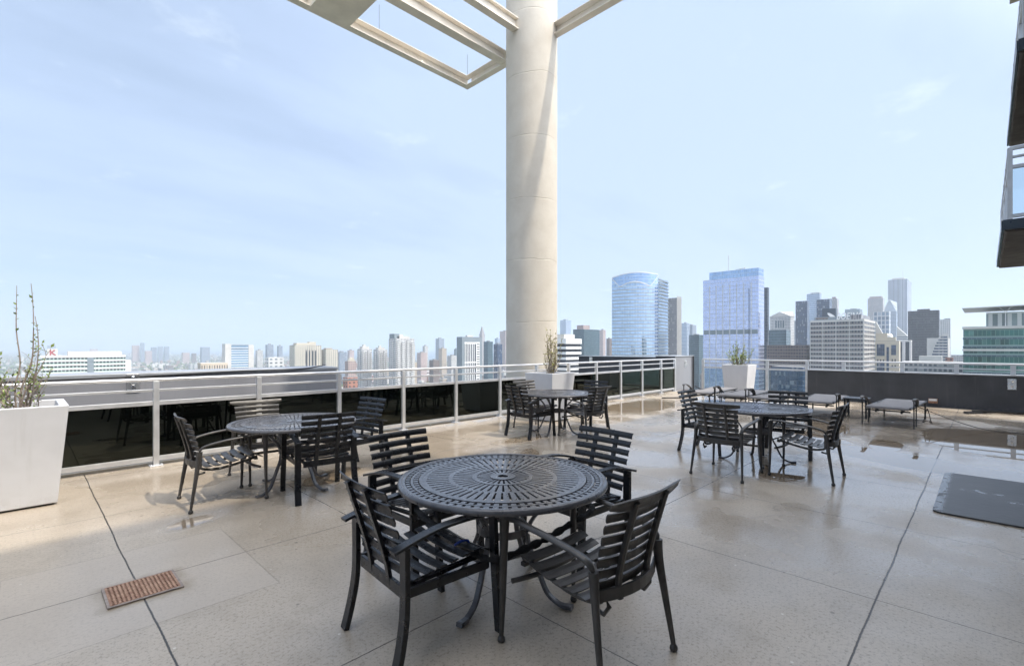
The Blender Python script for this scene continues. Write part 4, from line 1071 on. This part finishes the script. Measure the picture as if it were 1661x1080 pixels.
def framed(o, ls, lw, H, D):
    m = MB(); m.box(-.8, ls+.8, -1.2, lw, H-5, H+1.5); m.box(-.8, ls*.10, -1.2, lw, 0, H-5); m.box(ls*.9, ls+.8, -1.2, lw, 0, H-5); m.build('outer_frame', M['frame_grey'], o)
    m = MB()
    for i in range(6):
        x = ls*(.15+.092*i); m.box(x-.55, x+.55, -.8, -.05, 0, H-8)
    m.box(ls*.1, ls*.72, -.8, -.05, H-8, H-5.2); m.box(ls*.1, ls*.72, -.78, -.05, H-34, H-32.6); m.box(ls*.1, ls*.72, -.78, -.05, H-66, H-64.6)
    m.box(ls*.71, ls*.90, -.9, -.04, 0, H-5.1); m.build('white_columns', M['white'], o)
    m = MB(); z = H-8
    while z > 40:
        m.box(ls*.74, ls*.88, -.95, -.91, z-1.3, z); z -= 3.4
    m.build('small_windows', S_['black'], o)
    m = MB(); m.box(ls*.35, ls*.65, lw*.3, lw*.7, H+1.5, H+4); m.build('penthouse', M['precast'], o)
bldg('tower with a blue grey frame round white columns and dark window strips', 741, 780, 548, 650, 'darkglass', .3, name='office_tower', extra=framed)
def spire(o, ls, lw, H, D):
    for i, (q, hh) in enumerate(((.12, 9), (.24, 8), (.34, 7))):
        m = MB(); zz = H+sum((9, 8, 7)[:i]); m.box(ls*q, ls*(1-q), lw*q, lw*(1-q), zz, zz+hh); m.build('setback', S_['stripe'], o)
bldg('tall slim tower with a stepped pointed top left of the column', 777, 786, 541, 1700, 'stripe', .9, extra=spire)
# ---- right of the column
def bands(o, ls, lw, H, D):
    z = H; m = MB()
    m.box(-.8, ls+.5, -.8, lw+.5, H-3.2, H+.4)
    k = 0; z = H-3.2-1.9
    while z > 50:
        m.box(-.9, ls, -.9, -.01, z-1.75, z); m.box(-.9, -.01, -.01, lw, z-1.75, z); z -= 3.65
    m.build('white_band', M['white'], o)
    m = MB(); m.box(ls*.1, ls*.8, lw*.2, lw*.8, H+.4, H+3.5); m.build('penthouse', M['precast'], o)
bldg('white banded office tower rising behind the planter by the column', 893, 941, 550, 330, 'black', .8, name='office_tower', extra=bands)
bldg('dark green glass block with a flat top right of the column', 929, 972, 534, 900, 'bluegreen', .5, pent=[(.1, .5, .2, .8, 7, 'pink')])
def ribbed(o, ls, lw, H, D):
    m = MB(); n = 12
    for i in range(n): m.box(ls*(i+.2)/n, ls*(i+.55)/n, -.4, 0, H-100, H+3)
    m.build('roof_fins', M['precast'], o)
bldg('grey ribbed slab tower partly behind the arched glass tower', 1072, 1105, 483, 800, 'greystripe', 1.6, extra=ribbed)

# arched glass tower: convex glass front and an arched screen at the top
def arched_tower():
    D = 560; n = 28
    PL = (CX+0, 0)
    xl, xr = 992, 1067
    A = cw((xl-CX)/FPX*(D+12), D+12); B = cw((xr-CX)/FPX*D, D)
    Av, Bv = Vector((A[0], A[1])), Vector((B[0], B[1])); dirn = (Bv-Av); L = dirn.length; dn = dirn.normalized(); nn = Vector((-dn.y, dn.x))
    if nn.dot(Vector((CC, SS))) > 0: nn = -nn
    front = [Av+dirn*(i/n)+nn*(9.0*math.sin(math.pi*i/n)) for i in range(n+1)]
    base = Vector((A[0], A[1], GZ))
    loc = lambda p: (p.x-base.x, p.y-base.y)
    C = cw((1083-CX)/FPX*(D+34), D+34); Cv = Vector(C); E = Av-nn*30
    o = thing('office_tower', 'arched top curved blue glass tower, tallest left of the two big glass towers', 'building', base)
    def topz(i): 
        q = i/n; return zat(449-5.5*math.sin(math.pi*min(1, q*.86+.05))-2*q, D)-GZ
    tops = [topz(i) for i in range(n+1)]
    # body up to the inner arch
    inner = [zat(464.5-7.5*math.sin(math.pi*max(0, min(1, (i/n-.12)/.74))), D)-GZ for i in range(n+1)]
    poly = [loc(p) for p in front]
    def strip(z0s, z1s, off, mat, name):
        m = MB(); Lc = 0
        for i in range(n):
            a, b_ = Vector(poly[i]), Vector(poly[i+1]); l = (b_-a).length
            a2 = a+nn*off; b2 = b_+nn*off
            zr = max(tops)
            m.add([(a2.x, a2.y, z0s[i]), (b2.x, b2.y, z0s[i+1]), (b2.x, b2.y, z1s[i+1]), (a2.x, a2.y, z1s[i])], [(0, 1, 2, 3)], False, 0,
                  [[(Lc, z0s[i]-zr), (Lc+l, z0s[i+1]-zr), (Lc+l, z1s[i+1]-zr), (Lc, z1s[i]-zr)]])
            Lc += l
        return m.build(name, mat, o)
    m = MB(); pl = poly+[loc(Bv-nn*8), loc(Cv), loc(E)]
    zt = tops+[tops[-1]-3, tops[-1]-3, tops[0]-4]
    m.prism(pl, 0, max(tops), 0, zt); m.build('glass_facade', S_['blueglass'], o)
    # crown screen, slightly proud of the facade, with a light edge
    dg = [max(inner[i], tops[i]-(i/n)*0) if False else inner[i] for i in range(n+1)]
    lo_ = []
    for i in range(n+1):
        q = i/n; zl = zat(449+(464.5-449)*min(1, q/.17), D)-GZ if q < .17 else (zat(464.5-7.5*math.sin(math.pi*(q-.17)/.66), D)-GZ if q < .83 else zat(464.5-17*(q-.83)/.17, D)-GZ)
        lo_.append(min(zl, tops[i]-.2))
    strip(lo_, tops, .5, S_['paleblue'], 'arched_screen')
    strip([z-.7 for z in lo_], [z+.3 for z in lo_], .7, M['white'], 'arch_edge')
    strip([z-.5 for z in tops], [z+.5 for z in tops], .7, M['white'], 'top_edge')
    # pale floor lines over the glass
    m = MB(); z = min(lo_)-4; 
    while z > 70:
        for i in range(n):
            a = Vector(poly[i])+nn*.25; b_ = Vector(poly[i+1])+nn*.25
            m.add([(a.x, a.y, z), (b_.x, b_.y, z), (b_.x, b_.y, z+.55), (a.x, a.y, z+.55)], [(0, 1, 2, 3)])
        z -= 4.0
    m.build('floor_lines', M['coping'], o)
    # darker balcony end on the right
    p0 = loc(Bv-nn*.2); d2 = (Cv-Bv).normalized()
    m = MB(); sd = Vector((-d2.y, d2.x))
    if sd.dot(Vector((CC, SS))) > 0: sd = -sd
    Lr = (Cv-Bv).length
    for k in range(40):
        z = tops[-1]-6-k*4.0
        if z < 60: break
        a = Vector(p0)+sd*.0; b_ = a+d2*Lr
        m.add([(a.x, a.y, z), (b_.x, b_.y, z), (b_.x+sd.x*1.2, b_.y+sd.y*1.2, z), (a.x+sd.x*1.2, a.y+sd.y*1.2, z), (a.x, a.y, z+1), (b_.x, b_.y, z+1), (b_.x+sd.x*1.2, b_.y+sd.y*1.2, z+1), (a.x+sd.x*1.2, a.y+sd.y*1.2, z+1)],
              [(0, 3, 2, 1), (4, 5, 6, 7), (0, 1, 5, 4), (2, 3, 7, 6), (1, 2, 6, 5), (3, 0, 4, 7)])
    m.build('balcony_bands', M['frame_grey'], o)
S_['paleblue'] = F((.44, .54, .70), (.34, .48, .70), 4.0, 1.8, .9, .95, .08, .8)
arched_tower()

def bigglass(o, ls, lw, H, D):
    m = MB()
    n = 8
    for i in range(1, n):
        y = lw*i/n; m.box(-.55, -.05, y-.28, y+.28, 30, H-6)
    m.build('white_mullion', M['roofwhite'], o)
    m = MB(); yb_ = lw*.16; m.box(-.62, -.05, yb_-.22, yb_+.22, 20, H-12); m.build('dark_seam', M['fascia'], o)
    zz = zat(537, D)-GZ
    m = MB()
    for i in range(8): m.box(-.35, -.04, lw*(i+.1)/8, lw*(i+.9)/8, zz-2.6, zz+2.0)
    m.build('louvre_band', M['frame_grey'], o)
    m = MB(); m.box(0, ls*.9, lw*.0, lw*.88, H, H+13*D/FPX); m.build('upper_box', S_['paleblue'], o)
    m = MB(); m.tube([(6, lw*.56, H+8), (6, lw*.56, H+8+17)], .35, 6); m.build('mast', M['steel'], o)
    m = MB(); m.bar([(4, lw*.25, H+9.5), (4, lw*.42, H+8.6)], .8, 1.0); m.build('roof_crane', M['precast'], o)
bldg('tall flat topped mauve blue glass slab with a stepped left shoulder', 1140, 1239, 447, 480, 'mauveglass', 2.6, xc=1230, extra=bigglass)
bldg('narrow dark tower edge just right of the flat topped glass slab', 1236, 1247, 466, 620, 'darkglass', 1, parapet=False)
def gable(o, ls, lw, H, D):
    m = MB(); h = 10
    m.add([(-1, -1, H), (ls+1, -1, H), (ls+1, lw+1, H), (-1, lw+1, H), (-1, lw/2, H+h), (ls/2, lw/2, H+h*1.0), (ls/2, -1, H+h), (ls+1, lw/2, H+h)],
          [(0, 1, 6), (0, 6, 5, 4), (1, 7, 5, 6), (0, 4, 3), (3, 4, 5, 7, 2), (1, 2, 7), (0, 3, 2, 1)]); m.build('pitched_roof', M['precast'], o)
    m = MB()
    for i in range(4): m.box(-.6, -.02, lw*(.3+.12*i), lw*(.36+.12*i), H-22, H-8)
    m.build('tall_windows', S_['bluegreen'], o)
bldg('pale classical tower with gabled roofs behind the dark glass block', 1248, 1288, 513, 950, 'whitegrid', 1.4, extra=gable)
bldg('dark teal glass block in front of the gabled tower', 1243, 1282, 535, 650, 'bluegreen', 1.2)
bldg('dark brown office block low in front of the teal glass block', 1243, 1318, 560, 520, 'brown', 1.5, roof='roofgrey', name='office_building')
bldg('navy blue glass tower, left part of the dark cluster', 1290, 1312, 488, 900, 'navy', 1.4)
bldg('pale blue glass tower with a lighter box top in the dark cluster', 1308, 1332, 476, 960, 'paleglass', 1.5, pent=[(.0, .9, .0, .7, 2.0, 'white')])
bldg('dark blue slab in the cluster left of the hotel block', 1324, 1349, 485, 860, 'navy', 1.0)
bldg('pinkish tower with pale vertical ribs at the right of the dark cluster', 1343, 1360, 484, 1000, 'stripe', 1.0, pent=[(.2, .6, .2, .6, 3, 'pink')])
def grid_hotel(o, ls, lw, H, D):
    grid_relief(4.25, 9.6, .95, .6, .7, 'precast', z0=60, top=1.6)(o, ls, lw, H, D)
    s = D/FPX
    yA, yB = ray_x(1352, o.location.x)-o.location.y, ray_x(1399, o.location.x)-o.location.y
    m = MB(); m.box(2, ls*.8, 2, lw*.24, H+.5, H+8.5*s); m.build('stair_tower', S_['greystripe'], o)
    m = MB(); m.box(5, ls*.7, lw*.34, lw*.95, H+.5, H+6.5*s); m.build('penthouse', M['frame_grey'], o)
    m = MB(); m.box(1.9, 1.98, lw*.66, lw*.90, H+1.4, H+5.2*s); m.build('louvre', S_['brown'], o)
    m = MB(); m.box(3, 4, yB+2, yA-2, H+.5, H+3.4); m.build('sign_support', M['frame_grey'], o)
    cu = bpy.data.curves.new('lettering', 'FONT'); cu.body = 'BOEING'; cu.size = 7.6; cu.extrude = .25; cu.offset = .12; cu.shear = .30; cu.space_character = 1.06
    to = bpy.data.objects.new('tmp', cu); COL.objects.link(to)
    dg = bpy.context.evaluated_depsgraph_get(); me = bpy.data.meshes.new_from_object(to.evaluated_get(dg)); bpy.data.objects.remove(to)
    me.materials.clear(); me.materials.append(M['white']); me.name = 'sign_letters'
    lo = bpy.data.objects.new('sign_letters', me); COL.objects.link(lo); lo.parent = o
    lo.rotation_euler = (R(90), 0, R(-90)); lo.location = (2.6, yA-1.5, H+.9)
    lo['label'] = 'white slanted letters reading BOEING along the roof'
    # lettering must fit between the two sight lines
    wd = max(v.co.x for v in me.vertices)-min(v.co.x for v in me.vertices); sc = (yA-yB-2)/wd; lo.scale = (sc, 1.15, 1)
bldg('wide pale grid faced office block with slanted white letters on its roof', 1314, 1418, 518, 450, F((.24, .22, .21), (.05, .06, .085), 4.25, 2.4, .66, .70), 2.5, xc=1400, extra=grid_hotel, name='office_building')
def logo(o, ls, lw, H, D):
    m = MB(); n = 16
    cy = lw*.30; cz = H-8
    for k, (ra, rb) in enumerate(((5.0, 1.6),)):
        vs = []
        for i in range(n):
            a = 2*math.pi*i/n; u = ra*math.cos(a); v = rb*math.sin(a); ct, st2 = math.cos(-.7), math.sin(-.7)
            vs.append((-.4, cy-(u*ct-v*st2), cz+(u*st2+v*ct)))
        m.add(vs+[(x+.35, y, z) for x, y, z in vs], [tuple(range(n))]+[(i, (i+1) % n, n+(i+1) % n, n+i) for i in range(n)])
    m.build('emblem', M['white'], o)
bldg('dark box with a slanted white oval emblem behind the grid faced block', 1333, 1358, 500, 520, M['fascia'], 1.5, extra=logo, name='office_building', parapet=False)
# ---- right cluster
def aon(o, ls, lw, H, D):
    m = MB(); m.box(ls*.2, ls*.85, lw*.2, lw*.85, H, H+7); m.build('penthouse', M['precast'], o)
    m = MB(); m.tube([(ls*.3, lw*.3, H+7), (ls*.3, lw*.3, H+30)], .5, 6); m.build('antenna', M['steel'], o)
bldg('tallest pale tower on the right with fine vertical stripes', 1440, 1478, 452, 1500, F((.33, .36, .42), (.12, .16, .24), 400, 3.2, .995, .5), 2.0, xc=1471, extra=aon)
bldg('pink white ribbed tower left of the diamond topped tower', 1407, 1434, 483, 1250, 'stripe', 1.2, pent=[(.1, .3, .1, .9, 3, 'pink'), (.4, .6, .1, .9, 3, 'pink'), (.7, .9, .1, .9, 3, 'pink')])
def diamond(o, ls, lw, H, D):
    m = MB(); h1 = 20*D/FPX
    m.add([(0, 0, H), (ls, 0, H), (ls, lw, H), (0, lw, H), (0, lw*.55, H+h1), (ls*.7, 0, H+h1*.75)], [(0, 3, 4), (0, 4, 5), (0, 5, 1), (1, 5, 2), (2, 5, 4), (3, 2, 4)]); m.build('diamond_roof', S_['paleglass'], o)
    m = MB(); m.bar([(-.6, lw, H), (-.6, lw*.55, H+h1), (-.6, 0, H+h1*.25)], 2.2, 2.2, (1, 0, 0)); m.build('roof_edge', M['white'], o)
bldg('pale glass tower with a slanted diamond shaped top', 1432, 1455, 505, 1350, 'paleglass', 1.6, extra=diamond)
bldg('white framed tower with large window bays behind the grid faced block', 1416, 1444, 505, 820, F((.62, .62, .64), (.22, .28, .36), 7.6, 5.4, .80, .74), 1.5, pent=[(.0, .5, .0, .5, 0, 'white')])
def tri(o, ls, lw, H, D):
    m = MB(); h = 16*D/FPX
    m.add([(0, 0, H), (ls, 0, H), (ls, lw, H), (0, lw, H), (0, lw, H+h), (ls, lw, H+h)], [(0, 3, 4), (1, 5, 2), (0, 4, 5, 1), (3, 2, 5, 4)]); m.build('wedge_roof', M['precast'], o)
bldg('small white building with a wedge roof left of the dark slab', 1454, 1473, 545, 900, 'band', 1.2, extra=tri, parapet=False, name='office_building')
def beige(o, ls, lw, H, D):
    m = MB()
    y1 = lw*.93; y0 = lw*.60
    m.box(-.3, .2, y0, y1, H-15, H-3); m.box(-.3, .2, y0, y1, H-45, H-22); m.box(-.35, .2, lw*.42, lw*.52, H-60, H-6); m.box(-.3, .2, lw*.13, lw*.33, H-14, H-4)
    m.build('glass_bay', S_['navy'], o)
    m = MB()
    for k in range(6):
        for q in (.62, .74, .86): m.box(-.22, .1, lw*q, lw*(q+.05), H-20.5-k*23, H-18.5-k*23)
        for q in (.14, .26): m.box(-.22, .1, lw*q, lw*(q+.05), H-20.5-k*6, H-18-k*6)
    m.build('small_window', S_['black'], o)
    m = MB(); m.box(1, ls*.8, lw*.5, lw*.98, H+.02, H+8); m.box(1, ls*.7, lw*.15, lw*.5, H+.02, H+4); m.build('penthouse', M['precast2'], o)
    m = MB()
    m.add([(2, lw*.98, H+8), (ls*.6, lw*.98, H+8), (2, lw*.7, H+8), (ls*.6, lw*.7, H+8), (2, lw*.98, H+20), (ls*.6, lw*.98, H+20)], [(0, 2, 4), (1, 5, 3), (2, 3, 5, 4), (0, 4, 5, 1)]); m.build('glass_wedge', M['precast'], o)
    m = MB(); m.lathe([(0, 3.6), (1.6, 3.2), (2.6, 1.8), (2.8, 0)], 14); m.build('white_dome', M['white'], o, loc=(ls*.4, lw*.42, H+4))
bldg('beige stepped stone building with blue glass bays beyond the charcoal wall', 1419, 1460, 553, 480, M['precast2'], 2.2, extra=beige, name='office_building')
bldg('black and white striped block right of the beige stepped building', 1455, 1479, 552, 560, F((.62, .60, .60), (.03, .04, .06), 80, 6.5, .96, .55), 1.0, name='office_building', roof='roofwhite')
bldg('black slab tower with a flat top on the right', 1472, 1524, 503, 700, 'black', 2.0, pent=[(.2, .8, .3, .7, 3, 'black')])
def curvey(o, ls, lw, H, D):
    n = 10; r = lw*.9; m = MB()
    pts = [(-.7, lw)]+[(-.7, lw-r*(1-math.cos(math.pi/2*i/n)), ) for i in range(n+1)]
    vs = [(-.7, lw, H-60)]+[(-.7, lw-r*(1-math.cos(math.pi/2*i/n)), H-60+(60+6)*math.sin(math.pi/2*i/n)) for i in range(n+1)]+[(-.7, 0, H+6), (-.7, 0, H-60)]
    k = len(vs)
    m.add(vs+[(x+.6, y, z) for x, y, z in vs], [tuple(range(k)), tuple(reversed(range(k, 2*k)))]+[(i, (i+1) % k, k+(i+1) % k, k+i) for i in range(k)])
    m.build('curved_front', M['precast'], o)
    m = MB()
    for k in range(20):
        z = H+2-k*3.6; q = max(0, min(1, (z-(H-60))/66)); yy = lw-r*(1-math.sqrt(max(0, 1-q*q))) if q > 0 else lw
        m.box(-.95, -.705, 1, max(2, yy-1.2), z-1.9, z)
    m.build('window_bands', S_['navy'], o)
bldg('white banded tower with a curved shoulder beside the black slab', 1503, 1540, 548, 600, M['precast'], .7, extra=curvey, parapet=False)
bldg('pale gridded tower behind the curved banded one', 1521, 1542, 518, 850, 'whitegrid', 1.0, pent=[(0, .5, 0, .5, 2, 'white')])
bldg('long white rooftop block low behind the railing on the right', 1490, 1528, 578, 420, M['precast'], 2.5, name='office_building', roof='roofwhite')
bldg('small red brick block right of the long white rooftop', 1533, 1546, 580, 430, 'brick', 1.5, name='office_building')
bldg('low grey block at the horizon left of the green glass building', 1540, 1563, 576, 900, 'grey', 1.5, name='office_building')
bldg('low grey banded building right behind the wall railing', 1462, 1563, 588, 300, 'grey', 3, name='office_building', roof='roofwhite')
# green glass building at the right with a thin canopy roof: only its west face is seen
def green_building():
    D = 250; a = D*(CC+(1562-CX)/FPX*SS); y0 = ray_x(1562, a); y1 = y0-95
    o = thing('office_building', 'green glass office building at the right edge with a thin roof canopy', 'building', (a, y1, GZ))
    H = zat(534, depth(a, y0))-GZ; lw = y0-y1
    m = MB(); m.box(0, 60, 0, lw, 0, H); m.build('glass_facade', S_['green'], o)
    m = MB(); m.box(-.5, 60, -.3, lw+.4, H+.02, H+1.3); 
    zz = zat(567, depth(a, y0))-GZ; m.box(-.4, -.01, 0, lw+.4, zz-.7, zz+.4); m.build('white_band', M['precast'], o)
    m = MB()
    for k in range(1, 14): m.box(-.3, -.01, 0, lw+.2, H-k*4.4-.9, H-k*4.4+.1)
    m.build('spandrel_bands', S_['bluegreen'], o)
    yy = ray_x(1599, a)-y1
    h2 = zat(509, D+5)-GZ
    m = MB(); m.box(3, 50, 0, yy, H+1.4, h2); m.build('upper_storey', F((.60, .62, .60), (.20, .26, .26), 9.0, 3.4, .84, .55), o)
    m = MB(); zc = zat(502, D+5)-GZ
    ye = ray_x(1560, a)-y1
    m.add([(-2, ye, zc), (-2, -5, zc+1.6), (45, -5, zc+1.6), (45, ye, zc), (-2, ye, zc+.35), (-2, -5, zc+2.4), (45, -5, zc+2.4), (45, ye, zc+.35)],
          [(0, 3, 2, 1), (4, 5, 6, 7), (0, 1, 5, 4), (2, 3, 7, 6), (1, 2, 6, 5), (3, 0, 4, 7)]); m.build('roof_canopy', M['white'], o)
    for q in (.92, .62, .3):
        y_ = yy*q
        m = MB(); m.tube([(2, y_, H+1.4), (2, y_, zc-2.5)], .22, 6); m.tube([(2, y_, zc-2.5), (2, y_+2.2, zc+.1)], .15, 6); m.tube([(2, y_, zc-2.5), (2, y_-2.2, zc+.4)], .15, 6); m.build('canopy_strut', M['white'], o)
green_building()
bldg('red brick warehouse seen through the clear glass panels', 1150, 1172, 603, 800, 'brick', .8, name='warehouse')
bldg('slate blue glass block seen through the right clear glass panel', 1250, 1312, 596, 420, 'navy', 1.2, name='office_building')
bldg('grey low block at the foot of the arched glass tower', 1135, 1152, 606, 820, 'grey', .8, name='office_building')
bldg('pale low rooftop block with vents seen through the left clear glass panel', 1172, 1200, 618, 640, 'white', .8, name='office_building', roof='roofwhite')

# ---- ground, lake, streets of low buildings, trees
def mat_ground():
    m, t, p = newmat('city_ground')
    tc = t.new('ShaderNodeTexCoord').outputs['Object']; x, y, z = t.sep(tc)
    vo = t.new('ShaderNodeTexVoronoi'); t.put(vo.inputs['Vector'], tc); vo.inputs['Scale'].default_value = .02
    r_ = t.sep(vo.outputs['Color'])[0]
    c = t.mix(t.ramp(r_, 0, 1, 0, 1, False), (.10, .105, .07), (.20, .185, .17))
    c = t.mix(t.ramp(t.noise(tc, .012, 4), .42, .58), c, (.055, .085, .04))
    def road(cc, sp_, w_): 
        fr = t.m('FRACT', t.m('DIVIDE', cc, sp_)); return t.m('LESS_THAN', fr, w_/sp_)
    rd = t.m('MAXIMUM', road(x, 100, 14), road(y, 160, 14))
    c = t.mix(rd, c, (.11, .11, .115))
    t.put(p.inputs['Base Color'], c); p.inputs['Roughness'].default_value = .9
    return m
m_ = MB(); s_ = 26000
m_.add([(-s_, -s_, GZ), (s_, -s_, GZ), (s_, s_, GZ), (-s_, s_, GZ)], [(0, 1, 2, 3)])
tag(m_.build('city_ground', mat_ground()), 'hazy city ground with streets and blocks far below', 'ground', kind='structure')
mw, t_, p_ = newmat('lake_water'); p_.inputs['Base Color'].default_value = (.03, .08, .11, 1); p_.inputs['Roughness'].default_value = .25
m_ = MB(); m_.add([(2900, -s_, GZ+.5), (s_, -s_, GZ+.5), (s_, s_, GZ+.5), (1200, s_, GZ+.5), (1800, 6000, GZ+.5), (2400, 2500, GZ+.5)], [(0, 1, 2, 3, 4, 5)])
tag(m_.build('lake', mw), 'blue lake at the horizon', 'water', kind='structure')

random.seed(5)
def vis(a, b_, r=0):
    d = depth(a, b_)
    if d < 850: return None
    x = a*SS-b_*CC; px = CX+FPX*x/d
    return (px, d) if -30 < px < 1700 else None
lows = []
cols = ['tan', 'brick', 'white', 'cream', 'grey', 'pink', 'brown', 'white', 'tan']
low_me = []
for i in range(12):
    m = MB(); wx, wy, h = random.uniform(16, 44), random.uniform(18, 50), random.uniform(9, 30)
    m.box(0, wx, 0, wy, 0, h, 0); m.box(1, wx-1, 1, wy-1, h+.02, h+.4, 1); m.box(wx*.3, wx*.55, wy*.3, wy*.5, h+.45, h+3, 1)
    o = m.build('low_building', [S_[cols[i % 9]], M['roofwhite' if i % 3 else 'roofgrey']]); low_me.append(o)
placed = 0; tries = 0; used = set()
while placed < 230 and tries < 20000:
    tries += 1
    D = random.uniform(900, 2700); px = random.choice([random.uniform(205, 400), random.uniform(545, 900), random.uniform(940, 1000), random.uniform(1125, 1320), random.uniform(545, 830)])
    a, b_ = cw((px-CX)/FPX*D, D)
    k = (round(a/50), round(b_/53))
    if k in used: continue
    used.add(k)
    i = placed % 12
    o = low_me[i] if placed < 12 else low_me[i].copy()
    if placed >= 12: COL.objects.link(o)
    o.location = (k[0]*50+random.uniform(-3, 3), k[1]*53+random.uniform(-3, 3), GZ+.02)
    tag(o, 'small low-rise block among the streets far below the terrace', 'building', 'low-rise blocks of the neighbourhood beyond the railing'); placed += 1
# countless roofs farther off
m = MB()
for i in range(5200):
    D = 850*(9.0**random.random()); px = random.uniform(-20, 1680)
    a, b_ = cw((px-CX)/FPX*D, D)
    a = round(a/24)*24; b_ = round(b_/30)*30
    if (round(a/50), round(b_/53)) in used or a > 2300: continue
    sx, sy, h = random.uniform(8, 18), random.uniform(10, 24), random.choice([7, 9, 11, 14, 20])
    if random.random() < .02: h = random.uniform(25, 50)
    k = random.randrange(4)
    m.box(a, a+sx, b_, b_+sy, GZ+.1, GZ+h, k)
tag(m.build('distant_roofs', [simple('roof_a', (.42, .38, .35), .9), simple('roof_b', (.26, .18, .15), .9), simple('roof_c', (.55, .54, .52), .9), simple('roof_d', (.20, .20, .21), .9)]),
    'countless tiny roofs of the distant neighbourhoods', 'buildings', kind='stuff')
m = MB()
for i in range(6500):
    D = 850*(8.0**random.random()); px = random.uniform(-20, 1400)
    a, b_ = cw((px-CX)/FPX*D, D)
    if a > 2300: continue
    r_ = random.uniform(4, 9); h = random.uniform(8, 15); k = random.randrange(2)
    vs = []
    for j in range(6):
        an = j*math.pi/3+random.uniform(-.3, .3); q = r_*random.uniform(.7, 1.1)
        vs.append((a+math.cos(an)*q, b_+math.sin(an)*q, GZ+h*random.uniform(.35, .6)))
    vs.append((a+random.uniform(-1, 1), b_, GZ+h)); vs.append((a, b_, GZ+.1))
    m.add(vs, [(j, (j+1) % 6, 6) for j in range(6)]+[((j+1) % 6, j, 7) for j in range(6)], False, k)
tag(m.build('street_trees', [simple('tree_green', (.075, .115, .035), .9, 0, .4, .05), simple('tree_spring', (.12, .15, .05), .9, 0, .4, .05)]), 'green tree crowns between the distant roofs', 'trees', kind='stuff')

# ---- haze
hz = bpy.data.materials.new('haze_air'); hz.use_nodes = True; hn = hz.node_tree
hn.nodes.remove(hn.nodes['Principled BSDF']); pv = hn.nodes.new('ShaderNodeVolumePrincipled')
pv.inputs['Color'].default_value = (.80, .89, 1.0, 1); pv.inputs['Density'].default_value = HAZE; pv.inputs['Anisotropy'].default_value = 0.3
hn.links.new(pv.outputs[0], hn.nodes['Material Output'].inputs['Volume'])
if HAZE > 0:
    m_ = MB(); m_.box(-9000, 15000, -7000, 18000, GZ-1.5, 330)
    tag(m_.build('haze', hz), 'pale blue haze over the city', 'haze', kind='stuff')
